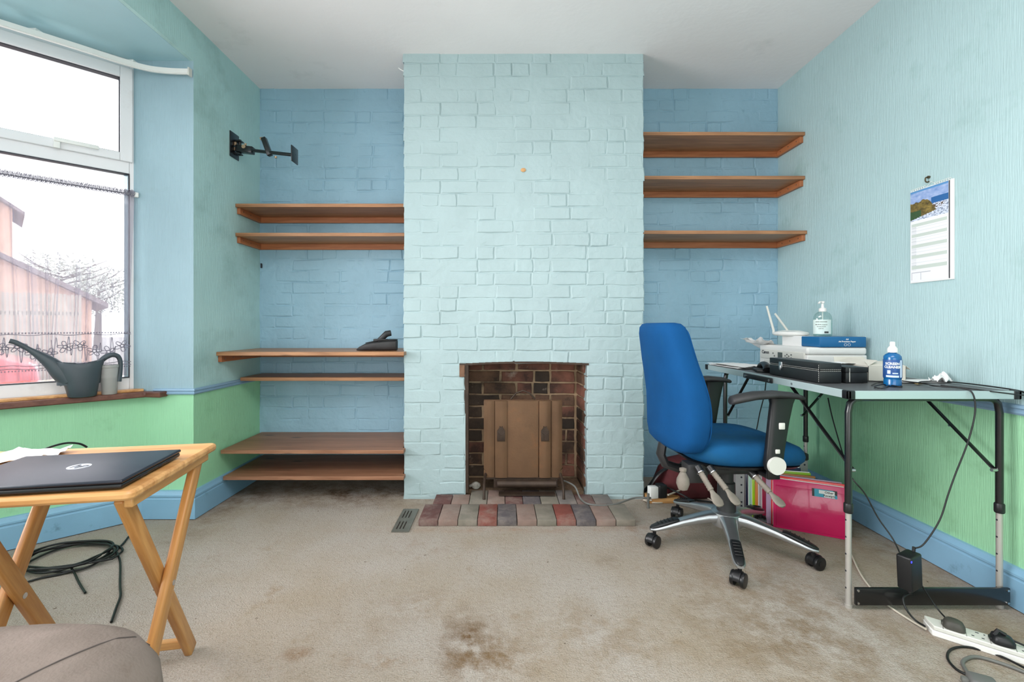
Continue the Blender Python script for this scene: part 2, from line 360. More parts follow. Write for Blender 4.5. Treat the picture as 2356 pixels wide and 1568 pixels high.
# ------------------------------------------------------------------ room shell
YB, YC, XL, XR, HC, YR = 3.004, 2.62, -1.60, 1.822, 2.5625, -1.75
XCL, XCR = -.567, .8175
OX0, OX1, OZ = -.215, .49, .775
HB_ = 2.37     # bay ceiling height
PI0 = Vector((-1.86, 2.36)); U = Vector((-.72, -.694)).normalized(); NIN = Vector((U.y*-1, U.x)); NIN = Vector((.694, -.72)).normalized()
W1 = PI0+U*.86; W2 = Vector((W1.x, .36)); W3 = Vector((PI0.x, W2.y-(PI0.y-W1.y)))
mb = MB(); mb.box(-3.0, 2.1, YR-.1, 3.3, -.12, 0); fl = mb.build('floor', M['carpet'], kind='structure', smooth=0)
mb = MB(); mb.box(XL-.4, XR+.2, YR-.1, 3.2, HC, HC+.12); mb.build('ceiling', M['ceiling'], kind='structure', smooth=0)
mb = MB(); mb.prism([(XL-.021, 2.359), (-1.95, 2.359), (-1.95, 2.44), (W1.x-.1, W1.y+.06), (W2.x-.1, W2.y-.06), (-1.95, W3.y-.1), (XL-.021, W3.y-.1)], HB_, HB_+.1)
mb.build('ceiling_bay', M['soffit'], kind='structure', smooth=0)
# left wall: upper aqua, lower green; pier face in its window-light tint
mb = MB(); ZD = .655
poly = [(XL, 3.1), (XL, 2.36), (-1.96, 2.36), (-1.96, 2.40), (-1.9, 3.1)]
def walls(mb, poly, z0, z1, cols):
    n = len(poly)
    for i in range(n):
        a, b = poly[i], poly[(i+1) % n]; mb.cur = cols[i]
        mb.add([(a[0], a[1], z0), (b[0], b[1], z0), (b[0], b[1], z1), (a[0], a[1], z1)], [(0, 1, 2, 3)])
    mb.cur = 0; mb.add([(x, y, z1) for x, y in poly], [tuple(range(n))]); mb.add([(x, y, z0) for x, y in poly], [tuple(range(n-1, -1, -1))])
walls(mb, poly, ZD, HC, [0, 2, 2, 2, 2]); walls(mb, poly, 0, ZD, [1, 1, 1, 1, 1])
mb.cur = 0; mb.box(XL-.02, XL, YR, 2.36, HB_, HC)
mb.box(XL-.2, XL, YR, W3.y, ZD, HB_); mb.cur = 1; mb.box(XL-.2, XL, YR, W3.y, 0, ZD)
mb.build('wall_left', [M['aqua_left'], M['green'], M['aqua_pier']], kind='structure', smooth=0)
mb = MB(); mb.box(XR, XR+.15, YR, 3.1, .70, HC); mb.cur = 1; mb.box(XR, XR+.15, YR, 3.1, 0, .70)
mb.build('wall_right', [M['aqua'], M['green']], kind='structure', smooth=0)
mb = MB(); mb.box(XL-.2, XR+.15, YR-.12, YR, 0, HC); mb.build('wall_rear', M['aqua'], kind='structure', smooth=0)
# wall under the bay windows
mb = MB()
def seg(mb, a, b, z0, z1, th):
    a = Vector(a[:2]); b = Vector(b[:2]); d = (b-a).normalized(); n = Vector((d.y, -d.x))
    mb.prism([tuple(a), tuple(b), tuple(b+n*-th), tuple(a+n*-th)], z0, z1)
def segout(mb, a, b, z0, z1, o0, o1):
    a = Vector(a[:2]); b = Vector(b[:2]); d = (b-a).normalized(); n = Vector((d.y, -d.x))   # travel away from pier: n points outwards
    if n.dot(Vector((-1, 0))) < 0: n = -n
    mb.prism([tuple(a+n*o0), tuple(b+n*o0), tuple(b+n*o1), tuple(a+n*o1)], z0, z1)
segout(mb, PI0, W1, 0, .63, 0, .2); segout(mb, W1, W2, 0, .63, 0, .2); segout(mb, W2, W3, 0, .63, 0, .2)
mb.build('wall_bay', M['green'], kind='structure', smooth=0)
# skirtings and dado rails
SK = [(-.002, .004), (.022, .004), (.022, .105), (.019, .109), (.019, .114), (.023, .118), (.023, .126), (.015, .136), (.012, .145), (-.002, .147)]
sweep([(XL, 3.0), (XL, 2.36), tuple(PI0), tuple(W1), tuple(W2), tuple(W3), (XL, W3.y), (XL, YR)], SK, 1).build('baseboard_left', M['skirt'], kind='structure')
sweep([(XR, YR), (XR, 3.0)], SK, 1).build('baseboard_right', M['skirt'], kind='structure')
DR = [(-.002, 0), (.010, 0), (.014, .006), (.010, .011), (.010, .017), (.016, .021), (.013, .029), (-.002, .031)]
sweep([(XL, 2.98), (XL, 2.36), (-1.8, 2.36)], [(d, z+.642) for d, z in DR]).build('trim_1', M['rail'], kind='structure')
sweep([(XR, YR), (XR, 3.0)], [(d, z*1.2+.683) for d, z in DR]).build('trim_2', M['rail'], kind='structure')

# ------------------------------------------------------------------ painted brick walls
def brick_mesh(L, H, D, bev, jit, seed):
    r = random.Random(seed); j = lambda a=1: (r.random()-.5)*2*jit*a
    ring = [(-1, -1), (0, -1), (1, -1), (1, 0), (1, 1), (0, 1), (-1, 1), (-1, 0)]; vs = []
    for q in ring: vs.append((q[0]*L/2, D, q[1]*H/2))
    o = [(q[0]*L/2+j(), q[1]*H/2+j()) for q in ring]
    for x, z in o: vs.append((x, bev*.8, z))
    for (x, z), q in zip(o, ring):
        vs.append((x-q[0]*bev*(1.3 if q[0]*q[1] else 1), j(.25), z-q[1]*bev*(1.3 if q[0]*q[1] else 1)))
    vs.append((j(6), j(.35), j(2)))
    fs = []
    for a in (0, 8):
        for k in range(8): k2 = (k+1) % 8; fs.append((a+k, a+k2, a+8+k2, a+8+k))
    for k in range(8): fs.append((16+k, 16+(k+1) % 8, 24))
    return vs, fs
def variants(n, L, H, D, bev, jit, m, base):
    out = []
    for i in range(n):
        vs, fs = brick_mesh(L, H, D, bev, jit, base+i); mb = MB(); mb.add(vs, fs)
        o = mb.build('brick', m, smooth=22); me = o.data; bpy.data.objects.remove(o); out.append(me)
    return out
RAG = [0]
def lay(parent, mesh_s, mesh_h, x0, x1, z0, ch, rows, place, holes=None, gap=.007, seed=1, mats=None, pst=.62, ends=None):
    rr = random.Random(seed); LS, LH = .215, .1025
    for r in range(rows):
        zc = z0+ch*(r+.5); ivs = [(x0, x1)]
        if holes:
            for (hx0, hx1, hz) in holes:
                if zc < hz: ivs = [(x0, hx0), (hx1, x1)]
        for (a, b) in ivs:
            x = a; first = True
            while x < b-.02:
                st = rr.random() < pst; 
                if first: st = (r % 2 == 0)
                L = LS if st else LH
                if b-(x+L) < .05: L = b-x
                if L > .25: L = L/2
                first = False
                base = LS if L > .15 else LH; me = rr.choice(mesh_s if L > .15 else mesh_h)
                o = bpy.data.objects.new('brick', me); COL.objects.link(o); o.parent = parent
                e0 = rr.uniform(-.006, .003)*RAG[0] if abs(x-x0) < .001 else 0; e1 = rr.uniform(-.003, .006)*RAG[0] if abs(x+L-x1) < .001 else 0
                o.matrix_basis = place((x+L/2)+(e0+e1)/2, zc, rr) @ Matrix.Diagonal(((L-gap+e1-e0)/(base-.007), 1, 1, 1))
                if mats:
                    o.material_slots[0].link = 'OBJECT'; o.material_slots[0].material = rr.choices(mats[0], mats[1])[0]
                x += L
def mortar(name, x0, x1, z0, z1, y, m, amp, hole=None, res=.011, off=0):
    nx = int((x1-x0)/res); nz = int((z1-z0)/res); vs = []; fs = []
    for i in range(nz+1):
        for k in range(nx+1):
            x = x0+(x1-x0)*k/nx; z = z0+(z1-z0)*i/nz
            n1 = noise.noise(Vector((x*7+off, z*7, 1.3))); n2 = noise.noise(Vector((x*28, z*28, off)))
            vs.append((x, y+amp*(n1*1.1+n2*.5)+(.0022*math.exp(-((z-1.05)/.3)**2) if off == 3 else 0), z))
    for i in range(nz):
        zc = z0+(z1-z0)*(i+.5)/nz
        for k in range(nx):
            xc = x0+(x1-x0)*(k+.5)/nx
            if hole and hole[0] < xc < hole[1] and zc < hole[2](xc): continue
            a = i*(nx+1)+k; fs.append((a, a+1, a+nx+2, a+nx+1))
    mb = MB(); mb.add(vs, fs); return mb
CH = HC/34
am = M['aqua_brick']; bmt = M['blue_brick']
# chimney breast
arch = lambda x: OZ+.004+.012*(1-((x-.14)/.36)**2)
mb = mortar('m', XCL+.004, XCR-.004, 0.0, HC, YC+.0028, am, .0048, (OX0, OX1, arch), off=3)
mb.box(XCL+.004, XCL+.012, YC+.004, YB, 0, HC); mb.box(XCR-.012, XCR-.004, YC+.004, YB, 0, HC)
cb = mb.build('wall_chimney_breast', am, kind='structure', smooth=60)
vs_ = variants(14, .2085, CH-.0045, .1, .0042, .0030, am, 100); vh_ = variants(10, .0955, CH-.0045, .1, .0042, .003, am, 200)
def pl_front(y, j=.0015):
    def f(x, z, rr): return Matrix.Translation((x, y+(rr.random()-.5)*2*j, z)) @ Euler(((rr.random()-.5)*.012, (rr.random()-.5)*.014, (rr.random()-.5)*.012)).to_matrix().to_4x4()
    return f
RAG[0] = 1
lay(cb, vs_, vh_, XCL, XCR, -.0514, CH, 35, pl_front(YC+.001, .002), [(OX0+.004, OX1-.004, OZ-.01)], seed=3)
RAG[0] = 0
# alcoves
for nm, a, b, sd in (('wall_back_left', XL, XCL, 5), ('wall_back_right', XCR, XR, 6)):
    mb = mortar('m', a-.02, b+.02, 0, HC, YB+.003, bmt, .0055, off=sd*3.1)
    mb.box(a-.02, b+.02, YB+.03, YB+.14, 0, HC)
    wb = mb.build(nm, bmt, kind='structure', smooth=60)
    if nm == 'wall_back_left':
        bs = variants(12, .2095, CH-.0035, .05, .005, .0038, bmt, 300); bh = variants(9, .0965, CH-.0035, .05, .005, .0034, bmt, 400)
    lay(wb, bs, bh, a, b, 0.004, CH, 34, pl_front(YB+.001, .002), seed=sd*7)
# plaster filler lines at the ceiling above the breast
# ------------------------------------------------------------------ fireplace opening
FBY = 2.90; FX0, FX1 = -.225, .468
mb = MB()
mb.box(FX0-.05, FX1+.06, FBY+.012, FBY+.06, 0, 1.0)                       # back
mb.prism([(OX0-.006, YC+.03), (FX0-.008, FBY+.02), (FX0-.04, FBY+.02), (OX0-.03, YC+.03)], 0, 1.0)
mb.prism([(OX1+.008, YC+.03), (OX1+.05, YC+.03), (FX1+.05, FBY+.02), (FX1+.012, FBY+.02)], 0, 1.0)
fbx = mb.build('wall_firebox', M['mortar'], kind='structure', smooth=0)
fs_ = variants(6, .205, .064, .03, .004, .003, M['fb1'], 500); fh_ = variants(5, .0935, .064, .03, .004, .003, M['fb1'], 600)
mats = ([M['fb1'], M['fb2'], M['fb3']], [4, 3, 3])
lay(fbx, fs_, fh_, FX0, FX1, .035, .0752, 11, pl_front(FBY, .003), seed=21, mats=mats, gap=.013)
def side_place(p, q, sgn):
    p = Vector(p); q = Vector(q); d = (q-p); L = d.length; d.normalize()
    def f(x, z, rr):
        c = p+d*x; return basis((c.x, c.y, z), (d.x*sgn, d.y*sgn, 0), (0, 0, 1)) @ Matrix.Rotation(PI/2, 4, 'X').inverted() @ Matrix.Translation((0, (rr.random()-.5)*.004, 0))
    return f, L
def side_wall(p, q, seed):
    p = Vector(p); q = Vector(q); d = (q-p); L = d.length; d.normalize(); rr = random.Random(seed)
    n = Vector((-d.y, d.x)); 
    if n.x*(.14-p.x) < 0: n = -n     # pointing into the firebox
    for r in range(11):
        x = 0; k = 0
        while x < L-.02:
            Lb = .215 if (r+k) % 2 == 0 else .1025
            if L-x-Lb < .05: Lb = L-x
            me = rr.choice(fs_ if Lb > .15 else fh_); base = .205 if Lb > .15 else .0935
            c = p+d*(x+Lb/2)
            xa = Vector((n.y*-1, n.x, 0))           # local X so that local -Y faces n
            m4 = Matrix(((-n.y, -n.x, 0, c.x), (n.x, -n.y, 0, c.y), (0, 0, 1, .035+.0752*(r+.5)), (0, 0, 0, 1)))
            o = bpy.data.objects.new('brick', me); COL.objects.link(o); o.parent = fbx
            o.matrix_basis = m4 @ Matrix.Diagonal(((Lb-.01)/base, 1, 1, 1))
            o.material_slots[0].link = 'OBJECT'; o.material_slots[0].material = rr.choices(*mats)[0]
            x += Lb; k += 1
side_wall((OX1+.002, YC+.035), (FX1+.004, FBY), 31); side_wall((OX0-.002, YC+.035), (FX0, FBY), 32)
mb = MB(); mb.box(OX0-.02, OX1+.02, YC+.02, FBY+.05, OZ+.16, OZ+.2); mb.prism([(YC+.04, OZ+.02), (YC+.10, OZ+.02), (YC+.10, OZ+.2), (YC+.04, OZ+.2)], OX0-.03, OX1+.03, basis((0, 0, 0), (0, 1, 0), (0, 0, 1)))
mb.build('trim_3', M['soot'], kind='structure', smooth=0)
mb = MB(); mb.box(FX0-.01, FX1+.01, YC+.06, FBY+.02, .002, .028); fo = mb.build('trim_4', M['ash'], kind='structure', smooth=0)
# steel angle around the opening
root = empty('fireplace_angle_frame', (OX0, YC, 0), label='rusty brown steel angle strip framing left side and top of the fireplace opening', cat='metal frame')
mb = MB(); mb.box(-.003, .022, .004, .05, .034, OZ); mb.box(-.004, .002, .02, .1, .034, OZ); mb.build('upright', M['iron'], root, bevel=.001)
mb = MB()
for i in range(20):
    x0 = OX0-.03+(OX1-OX0+.04)*i/20; x1 = OX0-.03+(OX1-OX0+.04)*(i+1)/20; xm = (x0+x1)/2; zz = arch(xm)
    mb.box(x0-OX0, x1-OX0, -.002, .06, zz-.010, zz+.001)
mb.build('lintel_strip', M['iron'], root, smooth=0)
mb = MB(); mb.box(-.030, .001, -.006, .05, OZ-.072, OZ-.004); mb.build('lintel_end', M['fb2'], root, bevel=.003)

# ------------------------------------------------------------------ hearth
hr = empty('hearth', (.125, 2.47, 0), label='low hearth of loose grey and red bricks in front of the fireplace opening', cat='hearth')
W = .0985; X0 = -.4175
row1 = ['maroon', 'pink', 'olive', 'red', 'dark', 'pink', 'olive', 'red', 'dark', 'pink', 'olive']
for i, c in enumerate(row1):
    mb = MB(); mb.rbox(-W/2+.0016, W/2-.0016, -.103, .100, 0, .032+random.uniform(-.0015, .0015), .0025, 2)
    o = mb.build('brick', HB[c], hr); o.location = (X0+W*(i+.5)-.125, 2.368-2.47+random.uniform(-.002, .002), .0005); o.rotation_euler.z = random.uniform(-.008, .008)
row2 = ['maroon', 'pink', 'olive', 'pink', 'maroon', 'dark', 'olive', 'grey', 'maroon', 'grey', 'dark']
for i, c in enumerate(row2):
    mb = MB(); mb.rbox(-W/2+.0016, W/2-.0016, -.1, .1, 0, .032+random.uniform(-.002, .001), .0025, 2)
    xx = X0+.04+W*(i+.5)
    if xx+W/2 > .7: continue
    inside = OX0+.05 < xx < OX1-.05
    if not inside:
        mb = MB(); mb.rbox(-W/2+.0016, W/2-.0016, -.1, .034, 0, .0315, .0025, 2)
    o = mb.build('brick', HB[c], hr); o.location = (xx-.125, .105, .0005); o.rotation_euler.z = random.uniform(-.008, .008)

# cast iron fire front
fr = empty('fire_front', (.122, 2.66, .03), label='brown cast iron fire front panel standing inside the brick fireplace', cat='fireplace')
PW = .228
mb = MB(); mb.rbox(-PW, PW, 0, .012, .085, .535, .003); top = [(-.10, .535), (-.03, .539), (.03, .539), (.10, .535)]
mb.build('back_plate', M['rustiron'], fr)
for x0, x1, yy in ((-PW, -PW+.062, -.012), (-PW+.066, -PW+.135, -.020), (-.092, .088, -.014), (.094, .160, -.020), (.166, PW, -.012)):
    mb = MB(); secs = []
    n = 8
    for z in (.087, .532):
        secs.append([Vector((x0+(x1-x0)*k/n, yy-.006*math.sin(PI*k/n), z)) for k in range(n+1)]+[Vector((x1, .004, z)), Vector((x0, .004, z))])
    mb.loft(secs); mb.build('panel', M['rustiron'], fr)
for cx in (-.1275, .127):
    mb = MB(); mb.rbox(cx-.023, cx+.023, -.032, -.024, .30, .36, .002); mb.prism([(cx-.023, .36), (cx, .345), (cx+.023, .36), (cx+.012, .375), (cx+.008, .388), (cx, .380), (cx-.008, .388), (cx-.012, .375)], .024, .033, Matrix.Rotation(PI/2, 4, 'X'))
    for k in range(4): mb.box(cx-.015+.008*k, cx-.011+.008*k, -.0345, -.031, .308, .348)
    mb.tube([(cx-.02, -.033, .352), (cx, -.034, .336), (cx+.02, -.033, .352)], .002, 6)
    mb.build('relief_ornament', M['iron'], fr)
mb = MB(); mb.tube([(-.07, -.004, .54), (-.04, -.006, .575), (0, -.006, .59), (.04, -.006, .575), (.07, -.004, .54)], .005, 8); mb.build('top_handle', M['iron'], fr)
for sx in (-1, 1):
    mb = MB(); mb.tube([(sx*.214, .0, .115), (sx*.222, -.04, .09), (sx*.222, -.1, .07), (sx*.222, -.125, .035), (sx*.222, -.13, .004)], [.008, .008, .008, .007, .008], 8)
    mb.tube([(sx*.214, .0, .115), (sx*.225, -.01, .14), (sx*.215, -.01, .125)], .007, 6)
    mb.build('leg', M['iron'], fr)
mb = MB(); mb.cyl((-.15, -.03, .055), (.19, -.03, .055), .022, 18); mb.box(-.17, .2, -.02, 0, .03, .08); mb.build('burner_tube', M['iron'], fr)
mb = MB(); mb.box(-.14, .18, -.09, -.04, .008, .014); mb.box(-.225, .225, -.012, 0, .075, .088); mb.build('grate', M['iron'], fr)
mb = MB(); mb.lathe([(0, 0), (.012, .004), (.02, .02), (.018, .035), (.006, .045), (0, .045)], (0, 0, 0), 10, 1.4, .8)
mb.tube([(0, 0, .02), (-.02, -.01, .03), (-.035, 0, .02)], .008, 6)
tag(mb.build('ash_lump', mat('pale_grey_ash', (150, 146, 138), .9, var=.2, vscale=60, bump=.004, bscale=90), None, loc=(-.155, 2.7, .028)), 'crumpled pale grey lump on the firebox floor left of the fire front', 'debris')

# gas pipe
mb = MB(); pts = spl([(.36, 2.64, .10), G(1322, 1118, .1), G(1335, 1145, .05), G(1352, 1158, .04), G(1385, 1162, .035), G(1420, 1158, .035), (.735, 2.52, .045), (.815, 2.49, .055)], 8)
mb.tube(pts, .0048, 8); gp = empty('gas_pipe', (.36, 2.5, .03), label='thin grey gas pipe curving from the fire front across the hearth', cat='pipe')
o = mb.build('pipe_run', M['greycable'], gp); o.matrix_parent_inverse = Matrix.Translation((-.36, -2.5, -.03))
mb = MB(); mb.cyl((.8, 2.49, 0), (.8, 2.49, .08), .007, 10); mb.cyl((.8, 2.49, .05), (.8, 2.49, .062), .010, 8); mb.cyl((.78, 2.49, .055), (.815, 2.49, .055), .007, 8)
o = mb.build('standpipe', M['greycable'], gp); o.matrix_parent_inverse = Matrix.Translation((-.36, -2.5, -.03))

# floor vent
fv = empty('floor_vent', (-.492, 2.33, 0), rz=.0, label='small grey slotted metal vent grille set flat in the carpet left of the hearth', cat='vent')
mv = mat('grey_vent_metal', (120, 120, 112), .5, .5, var=.1, vscale=20)
mb = MB()
xs = [-.042, -.026, -.020, -.010, -.004, .006, .012, .022, .042]; ys = [-.135, -.11, -.02, .02, .11, .135]
for i in range(len(xs)-1):
    for k in range(len(ys)-1):
        if i in (1, 3, 5) and k in (1, 3): continue
        mb.box(xs[i], xs[i+1], ys[k], ys[k+1], .002, .007)
mb.build('grille_plate', mv, fv, smooth=0)
mb = MB(); mb.box(-.04, .04, -.13, .13, .0005, .0015); mb.build('duct_recess', M['soot'], fv, smooth=0)

# ------------------------------------------------------------------ shelves
def shelf(x0, x1, yf, zt, side, lab, grp, m, battens=True, th=.021, notch=None):
    rt = empty('wall_shelf', ((x0+x1)/2, (yf+YB)/2, zt-th), label=lab, cat='shelf', group=grp); ox, oy, oz = rt.location
    mb = MB()
    if notch: mb.prism([(x0-ox, yf-oy), (notch-ox, yf-oy), (notch-ox, YC-.012-oy), (x1-ox, YC-.012-oy), (x1-ox, YB-.004-oy), (x0-ox, YB-.004-oy)], 0, th)
    else: mb.box(x0-ox, x1-ox, yf-oy, YB-.004-oy, 0, th)
    mb.build('board', m, rt, bevel=.002)
    if battens:
        mb = MB(); mb.box(x0-ox, x1-ox, YB-.022-oy, YB-.004-oy, -.037, -.0005); mb.build('back_batten', M['batten'], rt, bevel=.001)
        mb = MB()
        if side == 'R': mb.box(x1-.02-ox, x1-ox, yf+.018-oy, YB-.023-oy, -.037, -.0005)
        else: mb.box(x0-ox, x0+.02-ox, yf+.018-oy, YB-.023-oy, -.037, -.0005)
        mb.build('side_batten', M['battenY'], rt, bevel=.001)
        mb = MB()
        for k in range(3):
            xx = (x1-.021 if side == 'R' else x0+.021)-ox; sg = -1 if side == 'R' else 1; yy = yf+.05+k*.08-oy
            mb.cyl((xx-sg*.001, yy, -.018), (xx+sg*.0012, yy, -.018), .0035, 8)
        mb.pieces('screw', M['steel'], rt)
    return rt
gR = 'shelves in the right alcove'; gL = 'shelves in the left alcove'
shelf(XCR+.002, XR-.001, 2.733, 2.162, 'R', 'top brown wooden shelf of the right alcove, highest of three', gR, M['shelf'])
shelf(XCR+.002, XR-.001, 2.733, 1.898, 'R', 'middle brown wooden shelf of the three in the right alcove', gR, M['shelf'])
shelf(XCR+.002, XR-.001, 2.715, 1.566, 'R', 'lowest of the three brown wooden shelves in the right alcove', gR, M['shelf'])
shelf(XL+.001, XCL-.002, 2.728, 1.730, 'L', 'highest brown wooden shelf in the left alcove, under the black wall bracket', gL, M['shelf'])
shelf(XL+.001, XCL-.002, 2.728, 1.555, 'L', 'second brown wooden shelf from the top in the left alcove, empty', gL, M['shelf'])
shelf(XL+.001, XCL-.002, 2.545, .851, 'L', 'brown wooden shelf holding the black plastic scoop in the left alcove', gL, M['shelf'], notch=-.548)
shelf(XL+.02, XCL-.002, 2.746, .686, 'L', 'shallow brown shelf just below the one holding the black scoop', gL, M['shelf'], battens=False)
shelf(XL+.016, XCL-.002, 2.56, .298, 'L', 'deep dark brown shelf second from the floor in the left alcove', gL, M['shelfdark'], battens=False, notch=-.553)
shelf(XL+.03, XCL-.002, 2.56, .150, 'L', 'deep dark brown shelf closest to the carpet in the left alcove', gL, M['shelfdark'], battens=False, notch=-.553)

# black scoop on shelf
sc = empty('coal_scoop', (-.735, 2.69, .852), rz=.05, label='black boat-shaped plastic scoop with raised handle on the left alcove shelf', cat='scoop')
mb = MB(); secs = []
for x, hw, h in ((-.122, .004, .008), (-.105, .020, .022), (-.07, .038, .040), (-.02, .050, .052), (.04, .054, .058), (.09, .050, .060), (.112, .040, .060)):
    secs.append([Vector((x, hw*(.72+.28*(.5+.5*math.sin(a)))*math.copysign(abs(math.cos(a))**.5, math.cos(a)), h/2+h/2*math.copysign(abs(math.sin(a))**.5, math.sin(a)))) for a in [2*PI*k/20+.01 for k in range(20)]])
mb.loft(secs); mb.build('body', M['dustblack'], sc, smooth=50)
mb = MB(); mb.tube([(-.06, -.040, .045), (.02, -.054, .061), (.10, -.048, .063), (.115, 0, .063), (.10, .048, .063), (.02, .054, .061), (-.06, .040, .045)], .003, 6); mb.build('rim', M['black'], sc)
mb = MB(); mb.rbox(-.02, .055, -.03, .03, .056, .068, .003); mb.build('lid', M['dustblack'], sc)
mb = MB(); mb.tube([(.012, 0, .058), (.035, 0, .082), (.052, 0, .098), (.078, 0, .103)], [.011, .011, .012, .011], 10, flat=1.6); mb.build('handle', M['black'], sc)

# ------------------------------------------------------------------ bay windows
def window(name, a, b, z0, z1, lights, first=False, cas=True):
    """frame from a to b (inner wall line) set back 4 cm; lights = number of columns"""
    a = Vector(a[:2]); b = Vector(b[:2]); d = (b-a).normalized(); n = Vector((d.y, -d.x))
    if n.dot(Vector((-1, 0))) < 0: n = -n
    L = (b-a).length; o = a+n*.035
    M4 = Matrix(((d.x, n.x, 0, o.x), (d.y, n.y, 0, o.y), (0, 0, 1, 0), (0, 0, 0, 1)))   # x along, y outwards
    rt = empty(name, (o.x, o.y, z0), kind='structure'); inv = Matrix.Translation((-o.x, -o.y, -z0))
    def pt(nm, mb, m, bev=.003):
        q = mb.build(nm, m, rt, bevel=bev); q.matrix_parent_inverse = inv; return q
    x0 = -.045 if first else -.03; x1 = L+.02; TZ0, TZ1 = 1.80, 1.85
    mb = MB(); mb.box(x0, x0+.098, 0, .07, z0, z1, M4); mb.box(x1-.07, x1, 0, .07, z0, z1, M4)
    mb.box(x0+.098, x1-.07, 0, .07, z1-.065, z1, M4); mb.box(x0+.098, x1-.07, 0, .07, z0, z0+.07, M4); mb.box(x0+.098, x1-.07, 0, .07, TZ0-.02, TZ1, M4)
    mb.box(x0-.01, x0+.045, -.012, .004, z0, z1, M4)
    pt('window_frame', mb, M['pvc'])
    gx0, gx1 = x0+.098, x1-.07; wd = (gx1-gx0)/lights
    for k in range(lights):
        p0, p1 = gx0+k*wd, gx0+(k+1)*wd
        if k:
            mb = MB(); mb.box(p0-.03, p0+.03, 0, .07, z0+.07, z1-.065, M4); pt('mullion', mb, M['pvc'])
        mb = MB(); q0, q1 = p0-.012, p1+.012
        mb.box(q0, q0+.05, -.014, .05, TZ1-.012, z1-.05, M4); mb.box(q1-.05, q1, -.014, .05, TZ1-.012, z1-.05, M4)
        mb.box(q0+.05, q1-.05, -.014, .05, z1-.105, z1-.05, M4); mb.box(q0+.05, q1-.05, -.014, .05, TZ1-.012, TZ1+.03, M4)
        s_ = pt('casement', mb, M['pvc'])
        mb = MB(); g = .004
        for (ux0, ux1, uz0, uz1) in ((q0+.05, q1-.05, TZ1+.03, z1-.105), (p0+(.03 if k else 0), p1-(.03 if k < lights-1 else 0), z0+.07, TZ0-.02)):
            mb.box(ux0, ux0+g, -.002, .03, uz0, uz1, M4); mb.box(ux1-g, ux1, -.002, .03, uz0, uz1, M4); mb.box(ux0, ux1, -.002, .03, uz1-g, uz1, M4); mb.box(ux0, ux1, -.002, .03, uz0, uz0+g, M4)
        pt('gasket', mb, M['gasket'], 0)
        mb = MB(); mb.box(q0+.05, q1-.05, .018, .022, TZ1+.03, z1-.105, M4); pt('pane', mb, M['glass'], 0)
        mb = MB(); mb.box(p0, p1, .018, .022, z0+.07, TZ0-.02, M4); pt('pane', mb, M['glass'], 0)
        cxm = q0+.28 if lights == 1 else (q0+q1)/2
        mb = MB(); mb.rbox(cxm-.012, cxm+.012, -.03, -.014, TZ1-.015, TZ1+.03, .003, 2, M4); mb.rbox(cxm-.15, cxm+.012, -.036, -.024, TZ1+.014, TZ1+.034, .005, 2, M4); pt('handle', mb, M['white'], 0)
    return rt, M4, L
w1, M1, L1 = window('window_1', PI0, W1, .66, HB_, 1, True)
window('window_2', W1, W2, .66, HB_, 2); window('window_3', W2, W3, .66, HB_, 1)
# sill (runs round the bay, with a horn lapping on to the pier)
mb = MB()
def off(p, q, o):   # offset line inward by o
    d = (Vector(q)-Vector(p)).normalized(); n = Vector((d.y, -d.x)); n = n if n.x > 0 else -n; return n*o
i1, i2, i3 = off(PI0, W1, 1), off(W1, W2, 1), off(W2, W3, 1)
def mit(n1, n2, o): m_ = (n1+n2).normalized(); return m_*(o/m_.dot(n1))
front = [PI0+i1*.056-U*.12, W1+mit(i1, i2, .056), W2+mit(i2, i3, .056), W3+i3*.056]
back = [PI0-i1*.04, W1+mit(i1, i2, -.06), W2+mit(i2, i3, -.06), W3-i3*.04]
hornend = Vector((front[0].x, 2.36)); horn = [Vector((-1.73, 2.358)), Vector((-1.735, 2.305))]
mb.prism([tuple(horn[0]), tuple(horn[1])]+[tuple(p) for p in (PI0+i1*.056+U*.0,)]+[tuple(p) for p in front[1:]]+[tuple(p) for p in back[::-1]]+[(PI0.x-.02, 2.358)], .632, .660)
si = mb.build('window_sill', M['sill'], w1, bevel=.005); si.matrix_parent_inverse = Matrix.Translation(-w1.location)
mb = MB(); mb.prism([tuple(p) for p in (PI0+i1*.02+U*.0, W1+mit(i1, i2, .02), W1+mit(i1, i2, -.03), PI0-i1*.03)], .66, .672)
q = mb.build('sill_strip', M['beech'], w1, bevel=.002); q.matrix_parent_inverse = Matrix.Translation(-w1.location)

# net curtain on window 1 (rod, gathered header, folds, lace trim)
nc = empty('net_curtain', (w1.location.x, w1.location.y, .7), label='sheer white net half-curtain with lace hem gathered on a rod across the window', cat='curtain')
ninv = Matrix.Translation(-nc.location)
def ncb(nm, mb, m, **k):
    q = mb.build(nm, m, nc, **k); q.matrix_parent_inverse = ninv; return q
YO = -.024; CXE = .80
FOLDS = [(.10, .03, .014, .005), (.14, -.015, -.016, .012), (.185, .05, .016, .004), (.235, .04, .018, .005), (.30, .03, .016, .004), (.36, -.02, .018, .005), (.42, -.01, .018, .006), (.47, -.03, .016, .004), (.53, .0, .018, .005), (.60, -.02, .016, .005), (.68, .02, .017, .006), (.75, 0, .015, .005)]
mb = MB(); mb.tube([M1 @ Vector((.026, YO, 1.672)), M1 @ Vector((CXE, YO, 1.672))], .0035, 8); mb.rbox(.018, .036, YO-.006, -.012, 1.66, 1.685, .003, 2, M1); ncb('rod', mb, M['white'])
